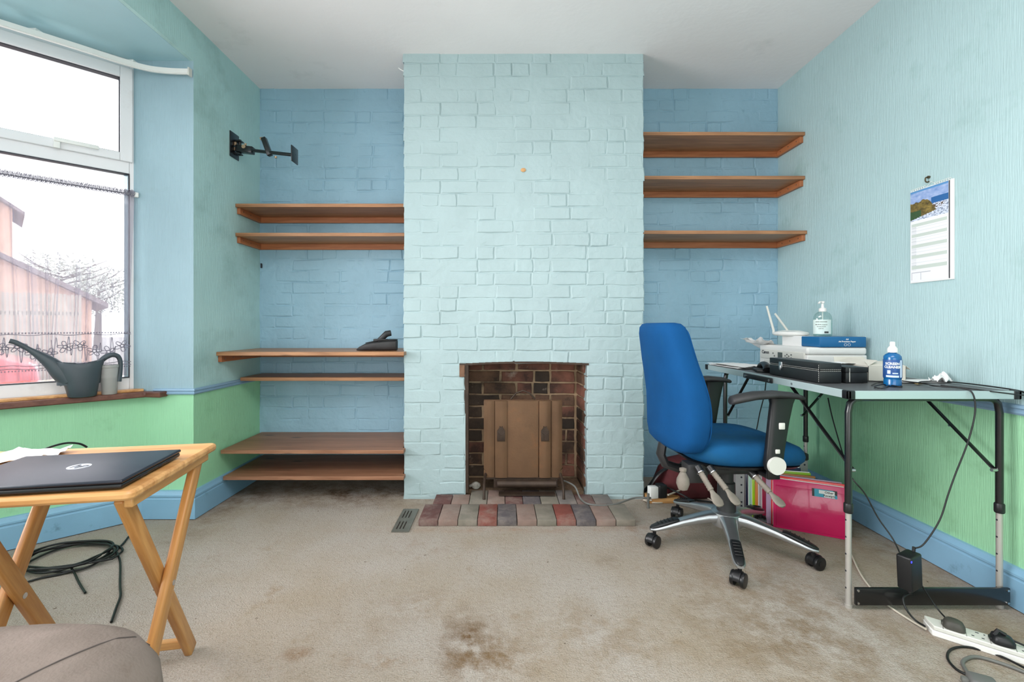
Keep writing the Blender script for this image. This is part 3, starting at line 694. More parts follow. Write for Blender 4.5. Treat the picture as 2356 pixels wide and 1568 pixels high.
def fold(x, z):
    t = (1.672-z)/.95
    a = .0055*math.sin(x*62+2.2*math.sin(x*9)+1.2*t)+.004*math.sin(x*141+4*t+x*x*30)
    a += .010*math.exp(-((x-.155-.06*t+.035*math.sin(t*3))/.02)**2)*min(1, t*3)
    a *= .8+.5*t
    for fx_, sl_, am_, wd_ in FOLDS:
        a += am_*math.exp(-((x-fx_-sl_*t)/wd_)**2)*min(1, .25+t*4)
    return max(-.018, min(.018, a))
vs = []; fs = []; NX, NZ = 440, 46
for i in range(NZ+1):
    z = 1.69-(1.69-.745)*i/NZ
    for k in range(NX+1):
        t = (1.69-z)/.95; x = .034+(CXE-.034)*k/NX; xx = x+.035*t*math.exp(-x*14)*1.0+.012*math.sin(x*40+1)*t
        y = YO-.002+fold(x, z)
        if i < 3: y = YO+.004*math.sin(x*400+i)
        zz = z+(.004*math.sin(x*300)+.003*math.sin(x*187) if i == 0 else 0)
        vs.append(M1 @ Vector((xx, y, zz)))
for i in range(NZ):
    for k in range(NX): a = i*(NX+1)+k; fs.append((a, a+1, a+NX+2, a+NX+1))
mb = MB(); mb.add(vs, fs); ncb('voile', mb, M['net'], smooth=180)
# ruched header: loops of thread
mb = MB(); pts = []
for k in range(900):
    s_ = k/900; x = .036+(CXE-.036)*s_+.006*math.cos(k*1.1); pts.append(M1 @ Vector((x, YO-.010+.003*math.sin(k*.7), 1.675+.016*math.sin(k*1.1)+.003*math.sin(k*.37))))
mb.tube(pts, .0014, 3); ncb('ruched_heading', mb, M['lace'])
mb = MB()
for zz in (.955, .815, .80):
    mb.tube([M1 @ Vector((.05+CXE*.93*k/120, YO-.014+fold(.05+CXE*.93*k/120, zz)*.6, zz+.003*math.sin(k*.3))) for k in range(121)], .0016, 4)
for k in range(70):
    x = .055+k*.0105; c = M1 @ Vector((x, YO-.014+fold(x, .96)*.6, .963)); mb.tube([c+Vector((0, 0, .0035)), c-Vector((0, 0, .0035))], .0028, 5)
    c = M1 @ Vector((x, YO-.014+fold(x, .79)*.6, .792)); mb.tube([c+Vector((0, 0, .003)), c-Vector((0, 0, .003))], .0024, 5)
fx = .085
rr = random.Random(5)
while fx < CXE-.02:
    cz = .885+.02*math.sin(fx*30)
    for pk in range(5):
        a0 = pk*2*PI/5+fx*9; R_ = .021+rr.random()*.006
        loop = []
        for j in range(10):
            a = a0+(j/9-.5)*1.15; r_ = R_*(.35+.75*math.sin(PI*j/9)); x = fx+r_*math.cos(a)*1.15; z = cz+r_*math.sin(a); loop.append(M1 @ Vector((x, YO-.015+fold(x, z)*.6, z)))
        mb.tube(loop, .0018, 4, closed=True)
    loop = [M1 @ Vector((fx+.007*math.cos(a), YO-.016+fold(fx, cz)*.6, cz+.007*math.sin(a))) for a in [j*PI/4 for j in range(8)]]; mb.tube(loop, .0018, 4, closed=True)
    st = []
    for j in range(14):
        x = fx+.026+.02*j/13; z = cz+.045*math.sin(j*.55)*(1 if int(fx*100) % 2 else -1); st.append(M1 @ Vector((x, YO-.015+fold(x, z)*.6, z)))
    mb.tube(st, .0016, 4)
    fx += .052
ncb('lace_trim', mb, M['lace'], kind='stuff')

# curtain track
ct = empty('curtain_track', (-1.84, 2.285, 2.3), label='white plastic curtain track bending round the head of the bay window', cat='curtain track')
pth = spl([(-1.603, 2.335), (-1.70, 2.325), (-1.80, 2.30), (-1.88, 2.24), (-1.98, 2.14), (-2.16, 1.965), (-2.32, 1.80), (-2.36, 1.65), (-2.36, 1.2), (-2.36, .6)][0:0] or [(-1.603, 2.335, 0), (-1.70, 2.328, 0), (-1.79, 2.305, 0), (-1.87, 2.245, 0), (-1.98, 2.13, 0), (-2.16, 1.955, 0), (-2.33, 1.79, 0), (-2.40, 1.66, 0), (-2.40, 1.2, 0), (-2.40, .6, 0)], 8)
mb = sweep([(p.x, p.y) for p in pth], [(-.006, 2.286), (.004, 2.286), (.004, 2.29), (.007, 2.29), (.007, 2.312), (-.006, 2.312)], 1)
o = mb.build('track', M['white'], ct); o.matrix_parent_inverse = Matrix.Translation(-ct.location)
mb = MB(); mb.box(-1.606, -1.598, 2.322, 2.348, 2.277, 2.318); o = mb.build('end_cap', M['offwhite'], ct, bevel=.002); o.matrix_parent_inverse = Matrix.Translation(-ct.location)
mb = MB()
for (x, y) in ((-1.86, 2.30), (-2.1, 2.06), (-2.3, 1.87)): mb.box(x-.03, x+.02, y-.03, y+.02, 2.312, 2.325)

for o in mb.pieces('track_bracket', M['white'], ct): o.matrix_parent_inverse = Matrix.Translation(-ct.location)

# watering can on the sill
wc = empty('watering_can', (0, 0, .6605), label='dark grey plastic watering can with long spout on the window sill', cat='watering can')
bp_ = PI0+U*.235+NIN*.036; wc.location = (bp_.x, bp_.y, .6605); wc.rotation_euler = (0, 0, math.atan2(-U.y, -U.x)+.04)
MG = mat('slate_grey_plastic', (62, 72, 78), .45, var=.08, vscale=12)
def can_sec(z, x0, x1, hw, n=28): return superell((x0+x1)/2, 0, (x1-x0)/2, hw, z, 2.3, n)
n = 28
outer = []
for z, x0, x1, hw in ((0, -.046, .050, .048), (.004, -.050, .054, .052), (.05, -.060, .060, .058), (.10, -.074, .068, .060), (.135, -.086, .074, .058), (.15, -.092, .078, .055)):
    outer.append(can_sec(z, x0, x1, hw))
# shaped rim: low in the middle, rising to handle (+x) and spout (-x)
rim = can_sec(.16, -.096, .084, .05)
for p in rim: p.z = .158+.022*max(0, p.x/.084)**2+.016*max(0, -p.x/.096)**2
rim2 = [Vector((p.x*.93, p.y*.9, p.z-.002)) for p in rim]; inn = [Vector((p.x*.85-.005, p.y*.85, .06)) for p in rim]
mb = MB(); mb.loft(outer+[rim, rim2, inn]); mb.build('body', MG, wc, smooth=50)
mb = MB(); mb.tube(spl([(-.04, 0, .085), (-.075, 0, .125), (-.105, 0, .165), (-.14, 0, .20), (-.18, 0, .235), (-.215, 0, .262), (-.235, 0, .270)], 4), [max(.0105, .046-.0023*k) for k in range(25)], 16); mb.build('spout', MG, wc, smooth=60)
mb = MB(); mb.tube(spl([(.06, 0, .155), (.082, 0, .180), (.108, 0, .193), (.132, 0, .184), (.142, 0, .15), (.139, 0, .10), (.134, 0, .06)], 6), [.014+.002*math.sin(i*.2) for i in range(37)], 12, flat=.8); mb.build('handle', MG, wc, smooth=60)
# pale pot half hidden behind the can handle
pc = PI0+U*.135+NIN*.022
mb = MB(); mb.lathe([(.028, 0), (.030, .003), (.036, .13), (.038, .132), (.038, .145), (.034, .145), (.033, .135), (.0, .13)], (0, 0, 0), 24)
pr = empty('plastic_cup', (pc.x+.004, pc.y-.004, .6605), label='translucent grey plastic cup on the sill behind the watering can handle', cat='cup')
mb.build('cup_body', mat('frosted_grey_plastic', (176, 176, 172), .4, alpha=.75), pr)

# ------------------------------------------------------------------ wall bracket on left wall
wbk = empty('wall_bracket', (XL, 2.715, 2.07), label='black metal swing-arm television bracket fixed high on the left wall', cat='wall bracket')
BM = M['blackmetal']
mb = MB(); mb.rbox(.0005, .006, -.045, .045, -.075, .075, .002); mb.build('wall_plate', BM, wbk)
mb = MB(); mb.rbox(.006, .04, -.012, .03, -.05, -.042, .002); mb.rbox(.006, .045, -.012, .03, .025, .033, .002); mb.cyl((.03, .01, -.05), (.03, .01, .04), .009, 10); mb.build('hinge', BM, wbk)
mb = MB(); mb.rbox(.02, .12, -.02, .02, -.035, .005, .003, 2, Matrix.Rotation(.12, 4, 'Y')); mb.build('arm_sleeve', BM, wbk)
mb = MB(); mb.tube([(.11, -.01, -.03), (.40, -.08, -.085)], .010, 8); mb.tube([(.25, -.045, -.057), (.40, -.08, -.085)], .0085, 8); mb.build('arm', BM, wbk)
mb = MB(); mb.rbox(.195, .222, -.05, -.02, -.075, .035, .003, 2, Matrix.Translation((.21, 0, 0)) @ Matrix.Rotation(-.35, 4, 'Y') @ Matrix.Translation((-.21, 0, 0))); mb.build('cable_clamp', BM, wbk)
mb = MB(); mb.rbox(.395, .402, -.12, -.04, -.13, -.04, .002); mb.rbox(.365, .402, -.045, -.04, -.095, -.045, .002); mb.build('end_plate', BM, wbk)
BR = mat('brass_screw', (190, 160, 130), .4, .6)
mb = MB(); mb.cyl((.07, -.024, -.012), (.07, -.019, -.012), .012, 8); mb.cyl((.07, 0, .004), (.07, 0, .014), .006, 8); mb.cyl((.175, -.03, .03), (.188, -.03, .033), .009, 10); mb.cyl((.28, -.06, -.085), (.28, -.06, -.095), .007, 8); mb.rbox(.008, .02, -.012, .0, -.03, -.012, .001); mb.rbox(.008, .02, -.012, .0, 0, .02, .001)
mb.pieces('screw', BR, wbk)

# ------------------------------------------------------------------ calendar
cal = empty('wall_calendar', (XR-.004, 1.927, 1.59), label='hanging calendar with rocky coast photo and ruled date rows on the right wall', cat='calendar')
def vc_mesh(name, w_, h_, nx, nz, fn, m, parent, mtx):
    vs = [(w_*(k/nx-.5), -h_*i/nz, 0) for i in range(nz+1) for k in range(nx+1)]; vs = [mtx @ Vector(v) for v in vs]
    fs = [(i*(nx+1)+k, (i+1)*(nx+1)+k, (i+1)*(nx+1)+k+1, i*(nx+1)+k+1) for i in range(nz) for k in range(nx)]
    me = bpy.data.meshes.new(name); me.from_pydata([tuple(v) for v in vs], [], fs); me.update()
    ca = me.color_attributes.new('print', 'FLOAT_COLOR', 'CORNER'); d = []
    for f in me.polygons:
        k = f.index % nx; i = f.index//nx; c = lin(fn((k+.5)/nx, (i+.5)/nz))
        for _ in range(4): d += [c[0], c[1], c[2], 1]
    ca.data.foreach_set('color', d); me.materials.append(m); o = bpy.data.objects.new(name, me); COL.objects.link(o)
    if parent: o.parent = parent
    return o
def calpic(u, v):
    n = noise.noise(Vector((u*5, v*9, 2)))*.5+noise.noise(Vector((u*14, v*20, 7)))*.4; f = noise.noise(Vector((u*22, v*40, 3)))
    if v < .07: return (92, 146, 196)
    cl = .42+.10*noise.noise(Vector((u*7, 0, 5))) if u < .8 else 9
    if u < .58+.05*noise.noise(Vector((0, v*12, 4)))+max(0, v-.55)*.5 and v > cl-.03+max(0, u-.46)*1.2 and v < .97-u*.25:
        if u < .3 and v > .68: return (58+int(30*f), 84, 54)
        return (int(112+70*n+30*f), int(96+60*n+25*f), int(52+30*n))
    if v < .50 and not (u >= .56 and v > .36+.0*u): return (150+int(60*n), 172+int(45*n), 214+int(26*n))
    if v < .56: return (48, 100, 158)
    if .60 < v < .72 and u < .92 and f+.7*(.85-u) > .1: return (96, 78, 64)
    if f > .12: return (120, 134, 158)
    return (216+int(30*f), 222+int(20*f), 236)
def calpage(u, v):
    if u < .03 or u > .97: return (236, 237, 240)
    if .04 < v < .82:
        t = (v-.05)/.172; r = t-math.floor(t)
        if v > .05 and r < .30: return (198, 208, 200)
        if abs((r*7) % 1) < .14: return (214, 218, 220)
        if u < .17 and (r*7) % 1 > .45 and (r*7) % 1 < .8: return (205, 208, 212)
    if .845 < v < .855 and u < .55: return (190, 192, 198)
    if .86 < v < .97 and (.04 < u < .055 or .29 < u < .305): return (186, 188, 194)
    return (236, 237, 240)
cm = colmat('calendar_print')
CM = basis((-.004, 0, 0), (0, -1, 0), (0, 0, 1))     # local: x right as seen, y up, z toward room
mb = MB(); mb.box(-.0015, .0025, -.097, .097, -.405, .0, Matrix.Translation((0, 0, 0))); mb.build('backing_pages', M['paper'], cal)
T = Matrix.Translation
vc_mesh('photo_print', .172, .13, 60, 60, calpic, cm, cal, T((-.0032, .009, -.003)) @ basis((0, 0, 0), (0, -1, 0), (0, 0, 1)))
vc_mesh('date_page', .172, .268, 60, 140, calpage, cm, cal, T((-.0032, .009, -.133)) @ basis((0, 0, 0), (0, -1, 0), (0, 0, 1)))
mb = MB(); mb.box(-.0036, -.0016, -.082, -.0795, -.40, -.003); mb.build('page_edge', M['gasket'], cal)
mb = MB()
for k in range(18):
    if 7 <= k <= 10: continue
    y = -.085+k*.01; mb.tube([(-.002+.006*math.cos(a)-.002, y, .002+.005*math.sin(a)) for a in [j*PI/4 for j in range(8)]], .001, 4, closed=True)
mb.tube([(0, -.02, .002), (-.002, 0, .018), (0, .02, .002)], .0008, 4)
mb.build('wire_binding', M['white'], cal, kind='stuff')
text('month_name', 'NOVEMBER', .008, M['greycable'], cal, T((-.0045, .009, -.137)) @ basis((0, 0, 0), (0, -1, 0), (0, 0, 1))) if False else None
hk = empty('wall_hook', (XR-.003, 1.94, 1.612), label='small tarnished hook holding up the calendar on the right wall', cat='hook')
mb = MB(); mb.tube(spl([(.002, 0, .018), (-.012, 0, .016), (-.014, 0, .002), (-.006, 0, -.004), (.0, 0, .0)], 5), .0028, 6); mb.tube([(.003, 0, .018), (-.004, 0, .018)], .006, 8); mb.build('hook_body', mat('tarnished_brass', (92, 84, 66), .5, .6), hk)

# ------------------------------------------------------------------ desk (folding table)
TX0, TX1, TY0, TY1, TZ = 1.204, 1.800, 1.58, 2.69, .770
dk = empty('folding_table', ((TX0+TX1)/2, (TY0+TY1)/2, 0), label='grey folding camping table with aluminium rim and black telescopic legs by the right wall', cat='table'); dx, dy = dk.location.x, dk.location.y
dinv = Matrix.Translation((-dx, -dy, 0))
def dkb(nm, mb, m, parent=None, **k):
    q = mb.build(nm, m, parent or dk, **k)
    q.matrix_parent_inverse = dinv if parent is None else Matrix.Identity(4); return q
def dkp(nm, mb, m):
    for q in mb.pieces(nm, m, dk): q.matrix_parent_inverse = dinv
DG = mat('dark_grey_laminate', (84, 86, 88), .45, var=.06, vscale=12)
ym = (TY0+TY1)/2
for a, b in ((TY0+.004, ym-.001), (ym+.001, TY1-.004)):
    mb = MB(); mb.box(TX0+.008, TX1-.008, a, b, TZ-.022, TZ-.001); dkb('tabletop_panel', mb, DG, bevel=.001)
mb = MB(); RH = .028
mb.box(TX0, TX0+.008, TY0, TY1, TZ-RH, TZ); mb.box(TX1-.008, TX1, TY0, TY1, TZ-RH, TZ); mb.box(TX0, TX1, TY0, TY0+.008, TZ-RH, TZ); mb.box(TX0, TX1, TY1-.008, TY1, TZ-RH, TZ)
dkb('aluminium_rim', mb, M['alustrip'], bevel=.001)
for x in (TX0, TX1):
    for y in (TY0, TY1):
        mb = MB(); sx = 1 if x == TX0 else -1; sy = 1 if y == TY0 else -1
        xa, xb = sorted((x-sx*.003, x+sx*.009)); ya, yb = sorted((y-sy*.003, y+sy*.03)); mb.rbox(xa, xb, ya, yb, TZ-RH-.001, TZ+.001, .003); 
        xa, xb = sorted((x-sx*.003, x+sx*.022)); ya, yb = sorted((y-sy*.003, y+sy*.009)); mb.rbox(xa, xb, ya, yb, TZ-RH-.001, TZ+.001, .003)
        dkb('corner_cap', mb, M['black'])
mb = MB(); mb.rbox(TX0-.007, TX0-.0005, 2.02, 2.26, TZ-.03, TZ-.006, .003)
hg = dkb('hinge_bar', mb, M['black'])
mb = MB()
for y in (2.04, 2.24): mb.cyl((TX0-.009, y, TZ-.018), (TX0-.006, y, TZ-.018), .006, 12)
mb.cyl((TX0-.002, 1.89, TZ-.014), (TX0+.001, 1.89, TZ-.014), .005, 10)
dkp('rivet', mb, M['steel'])
def uframe(xa, xb, y, lean=0):
    ps = [(xa, y, .35), (xa, y, .69), (xa+.006, y, .722), (xa+.022, y, .738), (xa+.05, y, .7405), (xb-.05, y, .7405), (xb-.022, y, .738), (xb-.006, y, .722), (xb, y, .69), (xb, y, .35)]
    mb = MB(); mb.tube(ps, .0112, 12); dkb('leg_frame', mb, M['blackmetal'], smooth=60)
    for x in (xa, xb):
        mb = MB(); mb.cyl((x, y, .006), (x, y, .36), .0094, 14); mb.cyl((x, y, 0), (x, y, .012), .0115, 14); lg = dkb('leg', mb, M['alutube'])
        mb = MB(); mb.lathe([(.0128, 0), (.0145, .004), (.0145, .03), (.0128, .034)], (x, y, .335), 16); dkb('collar', mb, M['black'])
        mb = MB()
        for k in range(5): mb.cyl((x-.0098, y, .07+k*.06), (x-.0085, y, .07+k*.06), .0032, 8)
        dkp('adjustment_hole', mb, M['gasket'])
uframe(1.227, 1.762, 1.612); uframe(1.275, 1.735, 2.6)
for (x, y0, y1) in ((1.243, 1.612, 1.96), (1.746, 1.612, 1.93), (1.291, 2.6, 2.37), (1.719, 2.6, 2.33)):
    mb = MB(); d_ = Vector((0, y1-y0, .255)); mb.tube([(x, y0, .486), (x, y1, .741)], .0085, 8, flat=.5)
    s_ = dkb('brace', mb, M['blackmetal'])
    mb = MB(); mid = Vector((x, (y0+y1)/2, .61)); mb.cyl(mid+Vector((-.006, 0, 0)), mid+Vector((.006, 0, 0)), .005, 10); mb.cyl((x-.012, y0, .486), (x+.006, y0, .486), .006, 10); dkp('pivot_bolt', mb, M['steel'])
for (xa, xb, y, s_) in ((1.236, 1.776, 1.594, 1), (1.27, 1.74, 2.618, -1)):
    mb = MB(); mb.rbox(xa, xb, y-.005, y+.005, .020, .080, .002)
    dkb('cross_panel', mb, M['blackmetal'])
    mb = MB()
    for x in (xa+.008, xb-.008):
        for z in (.028, .072): mb.cyl((x, y-.007*s_, z), (x, y+.004, z), .0042, 8)
    dkp('panel_screw', mb, M['steel'])

# ---- things on the desk
def thing_box(name, lab, cat, x0, x1, y0, y1, z0, z1, m, r=.003, rz=0, **k):
    rt = empty(name, ((x0+x1)/2, (y0+y1)/2, z0), rz, label=lab, cat=cat); mb = MB(); hx, hy = (x1-x0)/2, (y1-y0)/2
    mb.rbox(-hx, hx, -hy, hy, 0, z1-z0, r); return rt, mb, hx, hy
TT = TZ+.0008
# printer
pr_, _, _, _ = thing_box('printer', 'white inkjet printer with grey display under the blue packet on the desk', 'printer', 1.50, 1.80, 2.235, 2.655, TT, TT+.125, None)
mb = MB(); mb.rbox(-.149, .147, -.207, .207, .0, .0815, .006, 3); mb.build('body', M['white'], pr_)
mb = MB(); mb.rbox(-.150, .147, -.208, .208, .0825, .120, .012, 4); mb.build('scanner_lid', M['white'], pr_)
mb = MB(); mb.rbox(-.156, -.144, -.19, .19, .042, .092, .004); mb.build('control_panel', M['offwhite'], pr_)
def face_negx(x, y, z): return basis((x, y, z), (0, -1, 0), (0, 0, 1))
mb = MB(); mb.box(-.1568, -.155, -.02, .02, .052, .084); mb.build('display', mat('grey_display', (86, 92, 88), .25), pr_)
mb = MB()
for (yy, zz) in ((.05, .062), (.062, .076), (-.045, .068), (-.06, .06), (-.06, .076), (-.075, .068), (-.095, .076), (-.095, .06)): mb.cyl((-.158, yy, zz), (-.155, yy, zz), .0042, 10)
mb.pieces('button', M['greycable'], pr_)
text('lettering', 'Canon', .026, M['gasket'], pr_, face_negx(-.1567, .135, .078), .0006)
mb = MB(); mb.rbox(-.151, -.144, -.16, .16, .006, .036, .003); mb.build('paper_tray', M['offwhite'], pr_)
# blue packet of paper on the printer
PK = mat('blue_paper_wrapper', (24, 100, 152), .35, var=.05, vscale=8)
bpk, mb, hx, hy = thing_box('paper_ream', 'blue wrapped packet of printer paper on top of the printer', 'paper packet', 1.56, 1.79, 2.235, 2.53, TT+.121, TT+.172, PK, .004, rz=.0)
mb.build('wrapper', PK, bpk)
mb = MB(); mb.box(-hx-.0012, -hx+.12, hy-.16, hy+.001, -.001, .0518); mb.prism([(-hx-.002, .04-.01), (-hx-.002, hy), (-hx+.08, hy), (-hx+.04, .02)], .051, .0525); mb.build('white_wrapper_end', M['paper'], bpk)
text('lettering', 'A4\nA4 Premium Paper', .011, M['paper'], bpk, basis((.02, -hy-.0008, .033), (1, 0, 0), (0, 0, 1)), .0002)
mb = MB()
for cx in (.012, .03): mb.tube([(cx+.0065*math.cos(a), -hy-.0005, .012+.0065*math.sin(a)) for a in [k*PI/6 for k in range(12)]], .0007, 4, closed=True)
mb.pieces('badge_ring', M['paper'], bpk)
# router
rt = empty('router', (1.585, 2.50, TT+.1725), rz=.2, label='white rounded router with two upright aerials on the blue packet', cat='router')
mb = MB(); mb.lathe([(.0, 0), (.075, 0), (.085, .006), (.087, .012), (.08, .02), (.05, .027), (0, .029)], (0, 0, 0), 36, .85, 1.15); mb.build('body', M['white'], rt)
mb = MB()
for k in range(9): mb.rbox(-.03+k*.0075, -.026+k*.0075, -.03, .03, .0255, .0292, .001)
mb.pieces('vent_slot', M['offwhite'], rt)
for (x, y, tx, ty, h) in ((-.04, .075, -.045, .0, .165), (.05, .075, -.055, .03, .125)):
    mb = MB(); mb.tube([(x, y, .01), (x, y, .03), (x+tx*.98, y+ty, h)], [.0065, .0065, .0055], 8); mb.build('aerial', M['offwhite'], rt)
# crumpled sheets left of printer
def sheet(name, lab, x, y, z, w_, l_, rz, amp, m, seed, thick=.0006, cat='paper', grp=None):
    rr = random.Random(seed); n = 12; vs = []; fs = []
    for s2 in (0, 1):
        for i in range(n+1):
            for k in range(n+1):
                u, v = k/n-.5, i/n-.5; zz = max(0, amp*(noise.noise(Vector((u*3+seed, v*3, seed)))+.4*noise.noise(Vector((u*9, v*9, seed)))+.35))
                vs.append((u*w_, v*l_, zz+s2*thick))
    q = (n+1)**2
    for i in range(n):
        for k in range(n): a = i*(n+1)+k; fs.append((a, a+n+1, a+n+2, a+1)); fs.append((q+a, q+a+1, q+a+n+2, q+a+n+1))
    for k in range(n):
        fs += [(k, k+1, q+k+1, q+k), (n*(n+1)+k, q+n*(n+1)+k, q+n*(n+1)+k+1, n*(n+1)+k+1), (k*(n+1), q+k*(n+1), q+(k+1)*(n+1), (k+1)*(n+1)), (k*(n+1)+n, (k+1)*(n+1)+n, q+(k+1)*(n+1)+n, q+k*(n+1)+n)]
    mb = MB(); mb.add(vs, fs); o = mb.build(name, m, None, smooth=50, loc=(x, y, z)); o.rotation_euler.z = rz; tag(o, lab, cat, grp); return o
o = sheet('crumpled_paper', 'crumpled white paper sticking out over the printer front beside the router', 1.50, 2.58, TT+.1215, .15, .14, .5, .03, M['paper'], 4); o.rotation_euler = (0, .35, .5); o.location.z += .0
o.location = (1.485, 2.63, TT+.118)
sheet('paper_sheet', 'white sheet of paper topmost on the far left end of the desk', 1.31, 2.52, TT+.010, .19, .27, .3, .006, M['paper'], 9, grp=None)
sheet('paper_sheet', 'white sheets under the topmost paper at the far left end of the desk', 1.325, 2.54, TT+.001, .20, .28, .08, .003, M['paper'], 12, .004)
# clipboard/phone near papers
ph = empty('telephone_handset', (1.31, 2.27, TT), rz=1.2, label='black telephone handset with curled cord between the papers and the long black case', cat='telephone')
mb = MB(); mb.tube(spl([(-.09, 0, .014), (-.07, 0, .026), (0, 0, .036), (.07, 0, .026), (.09, 0, .014)], 5), [.016+.006*abs(i/20-.5)*2 for i in range(21)], 12, flat=.8); mb.build('handset', M['black'], ph)
mb = MB(); mb.rbox(-.07, .07, -.045, .045, 0, .012, .004); mb.build('base', M['dustblack'], ph)
mb = MB(); mb.tube([(.08+.02*math.sin(t*.2)+.005*math.cos(t), -.05-t*.0012+.005*math.sin(t), .007) for t in range(60)], .0017, 5); mb.build('cord', M['rubber'], ph)
# long black case
LE = mat('black_leatherette', (24, 27, 28), .42, var=.1, vscale=30, bump=.0004, bscale=400)
bc, mb, hx, hy = thing_box('presentation_case', 'long black leatherette case with steel clasp and pale stitching on the desk', 'case', 1.252, 1.340, 1.795, 2.130, TT, TT+.078, LE, .003)
mb = MB(); mb.rbox(-hx, hx, -hy, hy, 0, .049, .0025); mb.build('base', LE, bc); mb = MB(); mb.rbox(-hx, hx, -hy, hy, .0495, .078, .0025); mb.build('lid', LE, bc)
mb = MB()
for z in (.047, .053):
    for k in range(44): mb.box(-hx-.0006, -hx+.0005, -hy+.004+k*.0075, -hy+.009+k*.0075, z-.0005, z+.0005)
    for k in range(11): mb.box(-hx+.004+k*.0075, -hx+.009+k*.0075, -hy-.0006, -hy+.0005, z-.0005, z+.0005)
for k in range(9): mb.box(-hx-.0006, -hx+.0005, -hy+.0035, -hy+.0045, .004+k*.0078, .009+k*.0078)
mb.build('stitching', M['offwhite'], bc, kind='stuff')
mb = MB(); mb.rbox(-hx-.006, -hx, -.005+.07, .018+.07, .036, .066, .002); mb.rbox(-hx-.009, -hx-.004, .001+.07, .012+.07, .028, .05, .002); mb.build('clasp', M['steel'], bc)
b2, mb, hx, hy = thing_box('jewellery_box', 'smaller black box standing between the long black case and the white carton', 'box', 1.360, 1.447, 1.80, 2.09, TT, TT+.062, LE)
mb = MB(); mb.rbox(-hx, hx, -hy, hy, 0, .040, .002); mb.build('base', LE, b2); mb = MB(); mb.rbox(-hx-.001, hx+.001, -hy-.001, hy+.001, .0405, .062, .002); mb.build('lid', LE, b2)
mb = MB(); mb.box(-hx+.014, -hx+.0155, -hy-.0015, -hy+.001, .004, .058); mb.build('stitching', M['offwhite'], b2)
sheet('loose_leaflet', 'white leaflet lying across the small black box and carton', 1.445, 1.98, TT+.0635, .13, .10, .2, .004, M['paper'], 3)
# white carton
CB = mat('white_carton_board', (208, 204, 192), .6, var=.04, vscale=10)
ca, mb, hx, hy = thing_box('cardboard_carton', 'open white cardboard carton behind the blue spray bottle on the desk', 'carton', 1.505, 1.66, 1.87, 2.06, TT, TT+.082, CB)
mb = MB(); t = .0015
mb.box(-hx, hx, -hy, hy, 0, t); mb.box(-hx, -hx+t, -hy, hy, t, .06); mb.box(hx-t, hx, -hy, hy, t, .06); mb.box(-hx, hx, -hy, -hy+t, t, .06); mb.box(-hx, hx, hy-t, hy, t, .06); mb.build('tray', CB, ca, smooth=0)
for (a, b, c, d_) in (((-hx, -hy, .06), (-hx+.05, -hy+.015, .082), (-hx+.05, hy-.015, .082), (-hx, hy, .06)), ((hx, -hy, .06), (hx+.028, -hy+.01, .045), (hx+.028, hy-.01, .045), (hx, hy, .06)), ((-hx, -hy, .06), (hx, -hy, .06), (hx-.02, -hy+.045, .076), (-hx+.02, -hy+.045, .078)), ((-hx, hy, .06), (hx, hy, .06), (hx-.01, hy+.02, .085), (-hx+.01, hy+.02, .085))):
    mb = MB(); n_ = (Vector(b)-Vector(a)).cross(Vector(d_)-Vector(a)).normalized()*.0012; q = [Vector(a), Vector(b), Vector(c), Vector(d_)]
    mb.add(q+[p+n_ for p in q], [(0, 1, 2, 3), (7, 6, 5, 4), (0, 4, 5, 1), (1, 5, 6, 2), (2, 6, 7, 3), (3, 7, 4, 0)]); mb.build('flap', CB, ca, smooth=0)
# spray bottle
sb = empty('cleaner_bottle', (1.469, 1.712, TT), label='blue screen cleaner bottle with white nozzle near the front corner of the desk', cat='bottle')
BL = mat('blue_translucent_plastic', (8, 92, 148), .2, coat=.3)
mb = MB(); mb.lathe([(.024, 0), (.027, .004), (.027, .022), (.0262, .024), (.0262, .028), (.0275, .03), (.0275, .105), (.0265, .112), (.020, .120), (.012, .124), (.012, .130)], (0, 0, 0), 32); mb.build('body', BL, sb)
mb = MB(); mb.lathe([(.0279, .032), (.0282, .033), (.0282, .098), (.0279, .099)], (0, 0, 0), 32); LB = mat('navy_bottle_label', (34, 78, 140), .45, var=.15, vscale=60); mb.build('bottle_label', LB, sb)
mb = MB(); mb.lathe([(.015, .126), (.0155, .128), (.0155, .140), (.011, .147), (.0085, .150), (.0085, .163), (.007, .166), (0, .166)], (0, 0, 0), 24); mb.build('nozzle', M['white'], sb)
va = math.atan2(-1.712, -1.469)   # towards the camera
def on_cyl(r, ang, z): return basis((r*math.cos(ang), r*math.sin(ang), z), (-math.sin(ang), math.cos(ang), 0), (0, 0, 1))
def curved_text(nm, body, size, m, parent, r, ang, z, bold=.0002):
    o = text(nm, body, size, m, parent, Matrix.Identity(4), bold)
    for v in o.data.vertices:
        a = ang+v.co.x/r; v.co = Vector(((r+v.co.z)*math.cos(a), (r+v.co.z)*math.sin(a), z+v.co.y))
    return o
curved_text('lettering', 'SCREEN\nCLEANER', .0125, M['white'], sb, .0284, va, .078, .0004)
mb = MB()
def patch(mb, r, a0, a1, z0, z1, n=5):
    vs = [(r*math.cos(a0+(a1-a0)*k/n), r*math.sin(a0+(a1-a0)*k/n), z) for z in (z0, z1) for k in range(n+1)]; mb.add(vs, [(k, k+1, k+n+2, k+n+1) for k in range(n)])
patch(mb, .0285, va-.55, va-.2, .047, .06); patch(mb, .0285, va+.0, va+.6, .047, .051); patch(mb, .0285, va+.85, va+1.2, .034, .098); patch(mb, .0285, va-.7, va+.7, .034, .041)
mb.pieces('label_block', mat('pale_blue_print', (196, 214, 236), .5), sb)
